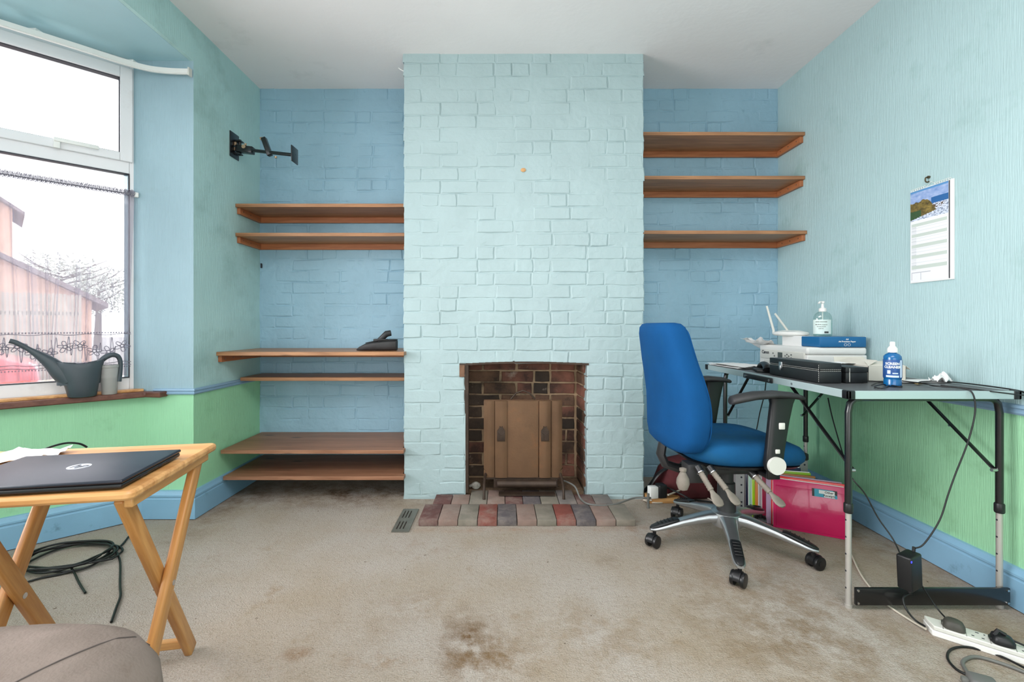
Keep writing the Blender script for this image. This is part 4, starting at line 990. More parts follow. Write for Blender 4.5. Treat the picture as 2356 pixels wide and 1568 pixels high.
# sanitiser bottle
hs = empty('sanitiser_pump_bottle', (1.645, 2.335, TT+.1725), label='clear hand sanitiser pump bottle standing on the blue paper packet', cat='bottle')
mb = MB(); mb.lathe([(.040, 0), (.044, .004), (.045, .015), (.045, .085), (.043, .10), (.036, .115), (.024, .124), (.014, .128), (.014, .134)], (0, 0, 0), 36, 1, .7); mb.build('body', M['clear'], hs)
mb = MB(); mb.lathe([(.001, .003), (.0425, .004), (.0435, .012), (.0435, .07), (.001, .0705)], (0, 0, 0), 32, 1, .7); mb.build('gel', glassmat('clear_gel', .05, (.90, .97, .95)), hs)
mb = MB(); mb.lathe([(.016, .126), (.017, .128), (.017, .142), (.009, .146), (.006, .15), (.0055, .168), (.009, .170), (.010, .178), (.004, .181), (0, .181)], (0, 0, 0), 24); mb.tube([(0, 0, .175), (-.02, -.008, .176), (-.028, -.011, .168)], .004, 8); mb.cyl((0, 0, .02), (0, 0, .13), .003, 8); mb.build('pump', M['white'], hs)
va2 = math.atan2(-2.335, -1.645)
mb = MB(); n_ = 12; vs = [((.0458)*math.cos(va2+(k/n_-.5)*2.3), .7*.0458*math.sin(va2+(k/n_-.5)*2.3), z) for z in (.012, .085) for k in range(n_+1)]; mb.add(vs, [(k, k+1, k+n_+2, k+n_+1) for k in range(n_)])
mb.build('bottle_label', mat('white_green_label', (212, 228, 222), .5, var=.03, vscale=60), hs)
for z, b_ in ((.074, 'HAND SANITISER'), (.060, 'kills 99.9% of germs'), (.05, 'rub into hands'), (.04, 'until dry')):
    o = text('lettering', b_, .0068, M['greycable'], hs, Matrix.Identity(4), .0001)
    for v in o.data.vertices: a = va2+v.co.x/.042; v.co = Vector(((.0462+v.co.z)*math.cos(a), .7*(.0462+v.co.z)*math.sin(a), z+v.co.y))
mb = MB()
for k in range(9): a = va2+.35+k*.05; mb.box(.0462*math.cos(a)-.0005, .0462*math.cos(a)+.0005, .7*.0462*math.sin(a)-.001, .7*.0462*math.sin(a)+.0005, .016, .026)
mb.build('barcode', M['gasket'], hs, kind='stuff')
# cables on the desk
def cable(name, lab, pts, r, m, cat='cable', k=8, grp=None):
    p0 = Vector(pts[0]); mb = MB(); mb.tube([Vector(q)-p0 for q in spl(pts, k)], r, 8); o = mb.build(name, m, None, loc=p0, smooth=60); tag(o, lab, cat, grp); return o
zt = TT+.003
cable('charger_cable', 'thin black cable trailing from behind the case along the desk and over its right end', [(1.45, 1.86, zt), (1.54, 1.80, zt), (1.60, 1.76, zt), (1.66, 1.80, zt+.002), (1.77, 1.82, zt), (1.80, 1.72, zt), (1.82, 1.60, zt-.006), (1.80, 1.568, TZ-.012), (1.72, 1.567, TZ-.004), (1.66, 1.62, zt), (1.64, 1.70, zt)], .0024, M['rubber'])
lo = [(1.58, 1.80, zt+.005), (1.60, 1.72, zt+.004), (1.575, 1.66, zt+.004), (1.612, 1.60, zt+.004), (1.625, 1.572, TZ-.006), (1.628, 1.566, .70), (1.60, 1.562, .60), (1.555, 1.56, .49), (1.53, 1.56, .42), (1.50, 1.56, .33), (1.450, 1.562, .25), (1.422, 1.565, .232)]
cable('laptop_charger_cable', 'black cable hanging from the desk front edge down to the adapter', lo, .0026, M['rubber'])
kb = [G(2005, 886, TT+.003), G(2020, 880, TT+.003), G(2045, 884, TT+.003), G(2030, 893, TT+.003), G(2012, 889, TT+.003), G(2035, 884, TT+.005), G(2075, 889, TT+.003), G(2060, 880, TT+.003)]
cable('coiled_lead', 'small tangle of thin black lead around the foot of the blue bottle', [tuple(v) for v in kb], .002, M['rubber'])
ky = empty('keys', G(2110, 884, TT), rz=.3, label='small bunch of brass keys on the desk right of the blue bottle', cat='keys')
KB = mat('brass_key', (176, 156, 112), .35, .8)
for a in (-.2, .1, .5):
    mb = MB(); mt = Matrix.Rotation(a, 4, 'Z'); mb.lathe([(.009, 0), (.009, .0018)], (.0, 0, .001+a*.003+.001), 12, mtx=mt); mb.box(.006, .04, -.0025, .0025, .001+a*.003+.001, .0028+a*.003+.001, mt); mb.box(.024, .028, -.005, -.002, .001+a*.003+.001, .0028+a*.003+.001, mt); mb.build('key', KB, ky)
sheet('receipt', 'curled white receipt slip at the back right corner of the desk', 1.765, 1.83, TT+.003, .07, .05, .4, .03, M['paper'], 17)
sheet('envelope', 'flat white envelope under the cables at the back of the desk', 1.69, 1.86, TT+.0005, .2, .10, .05, .001, M['paper'], 19, .0012, cat='envelope')

# adapter hanging near the cross panel
ad = empty('power_adapter', (1.398, 1.56, .10), rz=.42, label='black laptop power adapter hanging above the cross panel of the desk', cat='adapter')
mb = MB(); mb.rbox(-.033, .036, -.022, .022, .0, .118, .006, 3, Matrix.Rotation(-.07, 4, 'Y')); mb.build('casing', M['black'], ad)
mb = MB(); mb.cyl((.024, 0, .116), (.026, 0, .134), .005, 10); mb.cyl((0, 0, 0), (.0, 0, -.022), .006, 10); mb.pieces('strain_relief', M['rubber'], ad)
mb = MB(); mb.box(-.033, -.028, -.0226, -.021, .104, .110, Matrix.Rotation(-.07, 4, 'Y')); LED = mat('blue_led', (40, 50, 255), .3); LED.node_tree.nodes['Principled BSDF'].inputs['Emission Color'].default_value = (.05, .05, 1, 1); LED.node_tree.nodes['Principled BSDF'].inputs['Emission Strength'].default_value = 1.5; mb.build('led', LED, ad)
cable('adapter_lead', 'black lead drooping from the underside of the adapter to the white socket strip', [(1.398, 1.56, .08), P(2078, 1375, 1.55), P(2085, 1400, 1.53), G(2105, 1425, .02), G(2128, 1440, .02)], .0032, M['rubber'])
cable('printer_cable', 'black cable running from under the desk past its front left leg to the grey plug', [P(1905, 915, 2.05), P(1915, 960, 2.0), P(1938, 1040, 1.9), P(1958, 1095, 1.75), P(1990, 1135, 1.72), P(2020, 1190, 1.70), P(2055, 1240, 1.66), P(2080, 1290, 1.60), P(2110, 1330, 1.575), P(2150, 1390, 1.55), G(2175, 1420, .03), G(2185, 1425, .05)], .0025, M['rubber'])
cable('hanging_cable', 'thin black cable dropping from the desk underside behind the chair arm', [(1.545, 2.66, .742), P(1762, 880, 2.70), P(1758, 910, 2.73), P(1748, 950, 2.76), P(1740, 990, 2.78), (1.52, 2.80, .2), (1.5, 2.82, .02), (1.52, 2.88, .006)], .003, M['rubber'])
# socket strip
d_ = (G(2356, 1530)-G(2145, 1462)).normalized(); st0 = G(2145, 1462); ang = math.atan2(d_.y, d_.x)
ss = empty('socket_strip', (st0.x, st0.y, 0), rz=ang, label='white multi-way socket strip lying on the carpet under the desk end', cat='socket strip')
mb = MB(); mb.prism([(-.012, .03), (0, .0), (.42, .0), (.42, .062), (-.02, .062)], 0.0, .018); mb.build('base', M['white'], ss, bevel=.003)
mb = MB(); mb.prism([(-.01, .032), (.004, .003), (.415, .003), (.415, .059), (-.018, .059)], .0185, .032); mb.build('socket_cover', M['offwhite'], ss, bevel=.003)
mb = MB()
for k in range(5): mb.box(.025+k*.0525, .0262+k*.0525, .003, .059, .0318, .0325)
mb.pieces('cover_joint', M['greycable'], ss, smooth=0)
mb = MB()
for k in (1, 3):
    cx = .0515+k*.0525
    mb.box(cx-.004, cx+.004, .044, .048, .0322, .0328); mb.box(cx-.014, cx-.008, .018, .022, .0322, .0328); mb.box(cx+.008, cx+.014, .018, .022, .0322, .0328)
mb.cyl((.12, .045, .0320), (.12, .045, .0330), .002, 8)
mb.pieces('socket_hole', M['gasket'], ss, smooth=0)
def plug(lx, lab, m, rz):
    loc = Matrix.Rotation(ang, 4, 'Z') @ Vector((lx, .031, 0))
    q = empty('mains_plug', (st0.x+loc.x, st0.y+loc.y, .0328), rz=ang+rz, label=lab, cat='plug', group='plugs in the socket strip')
    mb = MB(); mb.loft([superell(0, 0, .026, .024, 0, 3.5), superell(0, 0, .026, .024, .010, 3.5), superell(-.001, 0, .022, .021, .020, 3), superell(-.002, 0, .016, .017, .024, 2.6)]); mb.build('body', m, q, smooth=50)
    mb = MB(); mb.rbox(-.03, -.016, -.01, .01, .002, .012, .003); mb.build('cord_grip', m, q); return q
GP = mat('dusty_dark_grey_plug', (68, 66, 60), .6, var=.15, vscale=30)
plug(.052, 'dusty dark grey three-pin plug in the left end of the socket strip', GP, .0); pb = plug(.157, 'black three-pin plug with finger grip, right of the grey one in the socket strip', M['black'], .15)
mb = MB(); mb.tube([(-.02, -.006, .02), (-.01, 0, .034), (.006, 0, .026)], .006, 8); mb.build('finger_grip', M['black'], pb)
cable('socket_strip_lead', 'cream mains lead running from the folders under the cross panel to the socket strip', [G(1948, 1246, .004), G(1965, 1290, .004), G(1990, 1335, .004), G(2035, 1385, .004), G(2085, 1420, .004), G(2130, 1446, .012)], .0035, M['whitecable'])
cable('looped_lead', 'black lead looping over the carpet in front of the socket strip', [G(2356, 1535, .02), G(2300, 1508, .005), G(2230, 1488, .004), G(2190, 1492, .004), G(2180, 1512, .004), G(2200, 1538, .004), G(2235, 1556, .006)], .0034, M['rubber'])
cable('plug_lead', 'black lead leaving the black plug toward the right edge', [G(2325, 1470, .045), G(2356, 1484, .04), G(2390, 1500, .02)], .003, M['rubber'])
cable('grey_extension_lead', 'thick grey lead bending round to the grey plug in the bottom right corner', [G(2400, 1565, .006), G(2356, 1545, .006), G(2300, 1524, .006), G(2245, 1510, .006), G(2216, 1520, .006), G(2222, 1540, .006), G(2238, 1562, .01)], .0048, M['greycable'])
gq = G(2262, 1585, 0)
q = empty('trailing_plug', (gq.x, gq.y, 0), rz=-.5, label='grey plug lying on the carpet at the bottom right corner of the view', cat='plug'); mb = MB(); mb.rbox(-.03, .03, -.026, .026, .0, .03, .009, 3); mb.build('body', mat('mid_grey_plastic', (104, 104, 102), .55), q)
mb = MB(); mb.rbox(-.045, -.026, -.008, .008, .006, .02, .004); mb.build('cord_grip', M['greycable'], q)

# ------------------------------------------------------------------ office chair
ch = empty('office_chair', (1.015, 2.06, 0), rz=.03, label='blue fabric office swivel chair on a five-star aluminium base facing the desk', cat='chair')
secs = []
for z, cx, hd, hw in ((.462, -.250, .030, .13), (.468, -.252, .048, .175), (.485, -.253, .062, .205), (.53, -.250, .070, .228), (.60, -.248, .072, .238), (.68, -.252, .070, .238), (.76, -.266, .067, .230), (.84, -.284, .064, .215), (.91, -.297, .061, .203), (.96, -.306, .059, .195), (.99, -.310, .053, .185), (1.005, -.312, .040, .168), (1.010, -.313, .020, .14)):
    s_ = []
    for k in range(40):
        a = 2*PI*k/40; c, q_ = math.cos(a), math.sin(a); e = 2.9
        x = cx+hd*math.copysign(abs(c)**(2/e), c); y = hw*math.copysign(abs(q_)**(2/e), q_); x += .035*(y/.24)**2 if c >= 0 else .012*(y/.24)**2
        s_.append(Vector((x, y, z)))
    secs.append(s_)
mb = MB(); mb.loft(secs); mb.build('backrest', M['bluefab'], ch, smooth=180)
mb = MB(); pl = []
for sy in (-1, 1):
    ln = []
    for z, cx, hd, hw in ((.475, -.253, .055, .19), (.53, -.250, .070, .228), (.60, -.248, .072, .238), (.68, -.252, .070, .238), (.76, -.266, .067, .230), (.84, -.284, .064, .215), (.91, -.297, .061, .203), (.97, -.308, .057, .192)):
        e = 2.9; a = math.radians(66); y = sy*hw*math.sin(a)**(2/e); x = cx+hd*math.cos(a)**(2/e)+.035*(y/.24)**2
        ln.append((x+.0005, y, z))
    pl.append(ln)
loop = spl(pl[0]+[(-.262, -.12, .994), (-.262, 0, 1.0), (-.262, .12, .994)]+pl[1][::-1], 5)
mb.tube(loop, .0035, 6); mb.build('piping', M['bluefab'], ch, smooth=60)
secs = [superell(.02, 0, hx, hy, z, 3.2, 40) for z, hx, hy in ((.418, .20, .20), (.43, .235, .228), (.45, .252, .240), (.475, .256, .243), (.495, .250, .238), (.508, .236, .226), (.515, .19, .19), (.519, .10, .11), (.520, .01, .01))]
for s_ in secs:
    for p in s_:
        if p.x > .1: p.z -= 1.2*(p.x-.1)**2*(1 if p.z > .45 else .8)
        p.z += .10*(max(0, abs(p.y)-.12))**2
mb = MB(); mb.loft(secs); mb.build('seat', M['seatfab'], ch, smooth=180)
secs = [superell(.02, 0, hx, hy, z, 3, 32) for z, hx, hy in ((.392, .15, .15), (.398, .19, .185), (.412, .23, .22), (.424, .24, .232))]
for s_ in secs:
    for p in s_:
        if p.x > .1: p.z -= .7*(p.x-.1)**2
mb = MB(); mb.loft(secs); mb.build('seat_pan', M['black'], ch, smooth=60)
mb = MB(); mb.rbox(-.13, .08, -.07, .07, .345, .40, .01, 3); mb.rbox(-.2, -.1, -.035, .035, .35, .375, .006); mb.build('tilt_mechanism', M['dustblack'], ch)
mb = MB(); mb.tube([(-.12, 0, .36), (-.22, 0, .355), (-.28, 0, .375), (-.30, 0, .42), (-.285, 0, .50), (-.26, 0, .60)], [.03, .034, .034, .034, .028, .02], 10, flat=.55)
mb.build('back_stem', M['dustblack'], ch, smooth=60)
mb = MB(); mb.rbox(-.245, -.16, -.16, -.085, .34, .42, .008); mb.build('ratchet_box', M['dustblack'], ch)
mb = MB(); mb.cyl((0, 0, .14), (0, 0, .22), .040, 24); mb.lathe([(.047, 0), (.047, .006), (.040, .012), (.037, .14), (.030, .145), (.030, .20), (.018, .2), (.018, .26)], (0, 0, .15), 28); mb.build('gas_column', M['dustblack'], ch)
# levers with paddles
def lever(p0, p1, wid, nm='lever'):
    p0, p1 = Vector(p0), Vector(p1); mid = p0.lerp(p1, .55); mb = MB(); d_ = (p1-p0).normalized()
    pts = [p0.lerp(mid, k/16) for k in range(17)]; rs = [.0105+.0016*(k % 2) for k in range(17)]; mb.tube(pts, rs, 10)
    sd = d_.cross(Vector((0, 0, 1))).normalized(); up = sd.cross(d_); secs = []
    for t, w_ in ((0, .009), (.2, .013), (.4, .022), (.7, .026), (.92, .020), (1, .010)):
        c = mid.lerp(p1, t); secs.append([c+sd*w_*math.cos(a)+up*.006*math.sin(a) for a in [2*PI*k/14 for k in range(14)]])
    mb.loft(secs); mb.build(nm, M['dusty'], ch, smooth=60)
    mb = MB(); mb.tube([p0-d_*.02, p0+d_*.005], .016, 12); mb.build('lever_collar', M['black'], ch); mb = MB(); mb.tube([p0+d_*.0045, p0+d_*.0075], .0162, 12); mb.build('lever_ring', M['steel'], ch)
lever((-.215, -.20, .405), (-.18, -.30, .300), .026); lever((-.165, -.20, .405), (-.11, -.30, .305), .026); lever((.01, -.20, .385), (.06, -.31, .30), .026)
mb = MB(); mb.lathe([(.001, 0), (.018, .008), (.026, .03), (.024, .05), (.012, .075), (.010, .08), (.014, .082), (.014, .092), (.006, .095)], (-.285, -.20, .325), 18); mb.build('pump_bulb', M['dusty'], ch)
# arms
for sy in (-1, 1):
    y = sy*.268
    mb = MB(); cs = [(-.125, .700, .020, .013), (-.118, .704, .030, .017), (-.09, .711, .036, .018), (-.03, .722, .038, .017), (.05, .727, .038, .015), (.12, .722, .036, .013), (.155, .714, .030, .010), (.162, .712, .016, .006)]
    mb.loft([[Vector((x, y+hw*math.cos(a), z+hh*math.sin(a))) for a in [2*PI*k/16 for k in range(16)]] for x, z, hw, hh in cs]); ap = mb.build('arm_pad', M['dustblack'], ch, smooth=60)
    mb = MB(); secs = []
    for z, cx, hx, hy in ((.430, .045, .030, .018), (.455, .045, .036, .020), (.50, .05, .036, .018), (.62, .066, .040, .017), (.69, .078, .044, .016), (.712, .08, .05, .02)):
        secs.append(superell(cx, y, hx, hy, z, 3.6, 20))
    mb.loft(secs); mb.build('arm_post', M['black'], ch, smooth=50)
    mb = MB(); ya, yb = sorted((y, sy*.06)); mb.rbox(.02, .07, ya, yb, .392, .41, .004); mb.rbox(.02, .07, y-.008, y+.008, .392, .46, .004); mb.build('arm_bracket', M['blackmetal'], ch)
    mb = MB(); mb.cyl((.045, y+sy*.016, .452), (.045, y+sy*.030, .452), .034, 28); mb.build('height_knob', M['offwhite'], ch)
    mb = MB(); mb.rbox(.068-.011, .068+.013, y+sy*.018-.003, y+sy*.018+.003, .592, .618, .003); mb.rbox(.05-.008, .05+.010, y+sy*.020-.003, y+sy*.020+.003, .498, .515, .003); mb.pieces('arm_button', M['offwhite'], ch)
# base
mb = MB(); mb.lathe([(.03, .095), (.062, .10), (.068, .125), (.062, .158), (.05, .165), (.03, .165)], (0, 0, 0), 30); mb.build('hub', M['alu'], ch)
tyre = mat('black_caster', (20, 20, 22), .35)
for k in range(5):
    a = math.radians(180-1.7+72*k); R4 = Matrix.Rotation(a, 4, 'Z')
    def arm_secs(lst): return [[R4 @ Vector((r, w_*math.copysign(abs(math.cos(t))**.6, math.cos(t)), z+h*math.copysign(abs(math.sin(t))**.6, math.sin(t)))) for t in [2*PI*j/16 for j in range(16)]] for r, w_, z, h in lst]
    mb = MB(); mb.loft(arm_secs([(.04, .036, .136, .024), (.09, .031, .133, .022), (.14, .027, .124, .019), (.20, .024, .111, .016), (.25, .0235, .098, .0135), (.30, .0235, .086, .010), (.325, .022, .081, .008), (.345, .012, .078, .006)])); arm = mb.build('base_arm', M['alu'], ch, smooth=50)
    mb = MB(); mb.loft(arm_secs([(.218, .0185, .121, .006), (.232, .021, .120, .0085), (.27, .021, .108, .009), (.31, .020, .096, .008), (.335, .015, .088, .006), (.345, .006, .084, .003)])); tp = mb.build('foot_pad', M['black'], arm, smooth=50)
    mb = MB()
    for j in range(5): c = .245+j*.016; mb.tube([R4 @ Vector((c, -.013, .126-.30*(j*.016)+.0005)), R4 @ Vector((c+.003, 0, .1275-.30*(j*.016)+.0005)), R4 @ Vector((c, .013, .126-.30*(j*.016)+.0005))], .0018, 5)
    mb.build('grip_ridges', M['rubber'], arm, kind='stuff')
    c = R4 @ Vector((.325, 0, 0)); ca = a+(.7, -.5, .9, .6, 2.2)[k]; sw = Matrix.Translation(c) @ Matrix.Rotation(ca, 4, 'Z')
    cst = MB(); cst.tube([sw @ Vector((0, 0, .078)), sw @ Vector((0, 0, .045))], .008, 8)
    hood = [[sw @ Vector((.012+.029*math.cos(t), yy, .031+.029*math.sin(t))) for t in [PI*j/10*1.15-.1 for j in range(11)]]+[sw @ Vector((.012+.008*math.cos(t), yy, .031+.008*math.sin(t))) for t in [PI*(10-j)/10*1.15-.1 for j in range(11)]] for yy in (-.012, .012)]
    cst.loft(hood); cs_ = cst.build('caster', tyre, ch)
    for sy in (-1, 1):
        mb = MB(); mt = sw @ Matrix.Translation((.012, sy*.0185, .0285)) @ Matrix.Rotation(PI/2, 4, 'X'); mb.lathe([(.022, -.0075), (.027, -.0065), (.0278, -.004), (.0278, .004), (.027, .0065), (.022, .0075)], (0, 0, 0), 24, mtx=mt)
        mb.lathe([(.012, .006), (.012, .009), (.005, .0095)], (0, 0, 0), 16, mtx=mt); mb.build('wheel', tyre, cs_)

# ------------------------------------------------------------------ folders under the desk
def folder(i, lab, col, x, y, rz, w_, h_, th, lean, nm='plastic_folder', open_=0, top=None):
    f = empty(nm, (x, y, .0), rz, label=lab, cat='folder', group='document folders under the desk')
    f.rotation_euler = (lean, 0, rz); mt = mat('folder_plastic', col, .3, spec=.5, coat=.2)
    mb = MB(); mb.rbox(0, w_, 0, th, 0.0, h_, .004); mb.build('cover', mt, f)
    if th > .01:
        mb = MB(); mb.box(.006, w_-.006, .003, th-.003, h_-.012, h_+.003); mb.box(-.001, .004, .003, th-.003, .01, h_-.012); mb.pieces('papers', M['paper'], f)
    return f, mt
fd, mt = folder(0, 'bright pink plastic document wallet with a teal Other Receipts label, front of the row', (214, 24, 98), 1.345, 2.258, -.50, .295, .236, .012, -.14)
mb = MB(); mb.rbox(.012, .29, -.0035, .0005, .010, .205, .003); mb.build('front_flap', mat('pink_flap_plastic', (198, 22, 88), .22, var=.05, vscale=7, bump=.004, bscale=7, coat=.4), fd)
mb = MB(); mb.box(.172, .262, -.0050, -.0036, .178, .214); mb.build('name_label', mat('teal_label', (58, 158, 184), .5), fd)
mb = MB(); mb.box(.163, .172, -.0052, -.0036, .178, .214); mb.prism([(.246, .214), (.262, .214), (.262, .192), (.252, .196)], .0036, .0054, Matrix.Rotation(PI/2, 4, 'X')); mb.pieces('label_end', M['black'], fd)
mb = MB(); mb.box(.190, .252, -.0056, -.0049, .194, .210); mb.box(.210, .252, -.0056, -.0049, .1795, .194); mb.build('label_slip', M['paper'], fd)
text('lettering', 'Other', .0135, M['black'], fd, basis((.230, -.0058, .2018), (1, 0, 0), (0, 0, 1)), .0003); text('lettering', 'Receipts', .0135, M['black'], fd, basis((.231, -.0058, .1875), (1, 0, 0), (0, 0, 1)), .0003)
fdata = [('bright red plastic wallet directly behind the pink one', (236, 40, 40), 1.352, 2.285, -.48, .325, .246, .008),
         ('clear lilac plastic wallet behind the red one', (178, 150, 176), 1.335, 2.300, -.46, .315, .250, .010),
         ('maroon plastic wallet behind the lilac one', (140, 24, 56), 1.325, 2.318, -.42, .26, .236, .012),
         ('grey plastic wallet between the maroon and orange ones', (160, 152, 154), 1.318, 2.336, -.38, .25, .236, .014),
         ('orange-brown card folder in the row under the desk', (196, 120, 60), 1.312, 2.356, -.33, .27, .243, .010),
         ('lime green plastic folder in the row under the desk', (150, 196, 30), 1.306, 2.373, -.28, .27, .250, .012),
         ('pale mint plastic folder behind the lime green one', (150, 188, 168), 1.298, 2.390, -.22, .24, .240, .014),
         ('navy blue folder behind the mint one', (34, 36, 78), 1.292, 2.408, -.17, .27, .256, .012),
         ('dark purple folder second from the back of the row', (92, 32, 88), 1.282, 2.424, -.12, .25, .262, .012),
         ('plum folder at the back of the row against the wire tray', (116, 60, 110), 1.270, 2.442, -.08, .24, .25, .012)]
for i, (lb, c, x, y, rz, w_, h_, th) in enumerate(fdata): folder(i+1, lb, c, x, y, rz, w_, h_, th, -.05)
# grey metal box behind folders
mbx = empty('metal_filing_tray', (1.47, 2.537, 0), rz=.0, label='pale grey perforated metal filing box with black top behind the folders', cat='filing box')
GM = mat('pale_grey_metal', (168, 166, 166), .45, .2, var=.05, vscale=14)
mb = MB(); mb.rbox(-.16, .20, -.055, .055, .0, .262, .004); mb.build('casing', GM, mbx)
mb = MB(); mb.rbox(-.164, .204, -.057, .057, .263, .30, .006); mb.build('lid', M['dustblack'], mbx)
mb = MB()
for x in (-.14, .18):
    for z in (.05, .12, .24): mb.cyl((x, -.0565, z), (x, -.054, z), .005, 8)
mb.pieces('screw_hole', M['gasket'], mbx)
pn = empty('perforated_bracket', (1.255, 2.40, 0), rz=-.05, label='upright pale grey perforated metal strip at the left end of the folder row', cat='metal bracket')
mb = MB(); mb.box(-.022, .022, -.003, .0, 0, .235); mb.box(.019, .022, 0, .05, 0, .235); mb.build('strip', GM, pn, smooth=0)
mb = MB()
for z in (.05, .07, .12, .16, .2): mb.cyl((.006, -.0038, z), (.006, -.0025, z), .005, 8)
mb.pieces('hole', M['gasket'], pn)
# dark red bag behind the chair
RB = mat('dark_maroon_fabric', (78, 22, 26), .8, var=.2, vscale=12, bump=.004, bscale=18)
rb = empty('maroon_bag', (1.10, 2.72, 0), rz=.1, label='slumped dark maroon fabric bag on the carpet behind the office chair base', cat='bag')
mb = MB(); secs = []
for z, hx, hy in ((0, .16, .10), (.02, .19, .12), (.08, .18, .115), (.15, .16, .10), (.20, .12, .07), (.225, .05, .03)):
    s_ = superell(0, 0, hx, hy, z, 2.6, 36)
    for p in s_: k = 1+.12*noise.noise(Vector((p.x*14, p.y*14, z*14))); p.x *= k; p.y *= k; p.z += .014*noise.noise(Vector((p.x*11+3, p.y*11, z*9)))*(1 if z > 0 else 0)
    secs.append(s_)
mb.loft(secs); mb.build('body', RB, rb, smooth=60)
mb = MB(); mb.tube(spl([(-.10, -.02, .17), (-.19, -.05, .14), (-.24, -.03, .06), (-.26, 0, .02)], 6), .014, 8, flat=.4); mb.build('strap', M['black'], rb)
# plug and cables by the chimney
pg = empty('socket_adapter', P(1518, 1132, 2.57), label='white and black plug adapter against the foot of the chimney breast', cat='adapter'); pg.location.z = .0; pg.location = (.885, 2.57, .03); pg.rotation_euler = (0, .0, .2)
mb = MB(); mb.rbox(-.06, -.012, -.02, .02, .0, .065, .004); mb.build('white_body', M['white'], pg); mb = MB(); mb.rbox(-.011, .04, -.026, .026, -.0, .075, .008, 3); mb.build('black_plug', M['black'], pg)
bx = empty('skirting_block', (.9, 2.60, 0), label='low tan wooden block under the plug adapter beside the chimney breast', cat='wood block'); mb = MB(); mb.rbox(-.075, .11, -.045, .045, 0, .029, .003); mb.build('block', M['beech'], bx)
cable('white_mains_lead', 'cream lead curling across the carpet behind the chair base', [(.93, 2.55, .05), G(1600, 1115, .06), G(1630, 1122, .04), G(1690, 1128, .02), (1.2, 2.40, .01)], .005, M['whitecable'])
cable('cream_lead_loop', 'cream lead looping from the plug adapter to the gas pipe end', [(.84, 2.55, .02), G(1480, 1150, .01), G(1510, 1156, .005), G(1540, 1152, .005), G(1570, 1140, .005), G(1620, 1142, .005), G(1650, 1160, .005)], .004, M['whitecable'])
cable('grey_lead', 'grey lead lying between the chair base and the folders', [G(1580, 1150, .006), G(1610, 1135, .006), G(1650, 1132, .006), G(1680, 1150, .006), G(1720, 1150, .006)], .005, M['greycable'])
cable('black_lead_loop', 'black lead arching over the carpet behind the chair base', [(.93, 2.60, .08), (.99, 2.50, .07), (1.05, 2.47, .04), G(1600, 1150, .01), G(1640, 1155, .005)], .005, M['rubber'])

# ------------------------------------------------------------------ wooden folding table with laptop (left foreground)
A_ = Vector((-.985, -.174, 0)).normalized(); B_ = Vector((.174, -.985, 0)).normalized()
Cc = Vector((-.905, 1.452, 0)); TW, TD, TH = .62, .44, .625
rz = math.atan2(-A_.y, -A_.x)
cen = Cc+A_*TW/2+B_*TD/2
st = empty('side_table', (cen.x, cen.y, 0), rz=rz, label='varnished beech folding side table with crossed legs under the laptop', cat='table')
# local: +x = towards right (-A), +y = away (-B)
hx, hy = TW/2, TD/2
mb = MB(); rim = []
for (cx, cy, a0) in ((hx-.02, hy-.02, 0), (-hx+.02, hy-.02, PI/2), (-hx+.02, -hy+.02, PI), (hx-.02, -hy+.02, 1.5*PI)):
    for j in range(5): a = a0+j*PI/8; rim.append((cx+.02*math.cos(a), cy+.02*math.sin(a)))
mb.prism(rim, TH-.022, TH); mb.build('tabletop', M['beech'], st, bevel=.007)
def lbar(nm, x0, x1, y0, y1, z0, z1, m, bev=.004):
    mb = MB(); mb.box(x0, x1, y0, y1, z0, z1); return mb.build(nm, m, st, bevel=bev)
xr = hx-.045; xl = xr-.345
lbar('apron_rail', xr+.010, xr+.030, -hy+.03, hy-.03, TH-.047, TH-.0225, M['beechY']); lbar('apron_rail', xl-.030, xl-.010, -hy+.03, hy-.03, TH-.047, TH-.0225, M['beechY'])
lbar('front_rail', -hx+.02, xl+.075, -hy+.045, -hy+.075, TH-.048, TH-.0225, M['beech'])
def legbar(nm, x, y0, z0, y1, z1, wx=.022, wy=.040):
    p0 = Vector((x, y0, z0)); p1 = Vector((x, y1, z1)); L = (p1-p0).length; th = math.atan2(p1.y-p0.y, p1.z-p0.z)
    mb = MB(); mb.rbox(-wx/2, wx/2, -wy/2, wy/2, 0, L, .006, 3); o = mb.build(nm, M['beechZ'], st); o.location = p0; o.rotation_euler = (-th, 0, 0); return o
for x in (xr, xl):
    legbar('leg', x-.012 if x == xr else x+.012, .17, .006, -.155, TH-.03, ); legbar('leg', x+.012 if x == xr else x-.012, -.17, .006, .155, TH-.03)
    mb = MB(); bx_ = x+(.024 if x == xr else .024); mb.cyl((x-.0245, 0, .302), (x+.0238, 0, .302), .0075, 14); mb.build('pivot_bolt', M['steel'], st)
lbar('stretcher', xl+.02, xr-.02, .13, .15, .035, .060, M['beech']); lbar('stretcher', xl-.02, xr+.02, -.15, -.13, .045, .070, M['beech'])
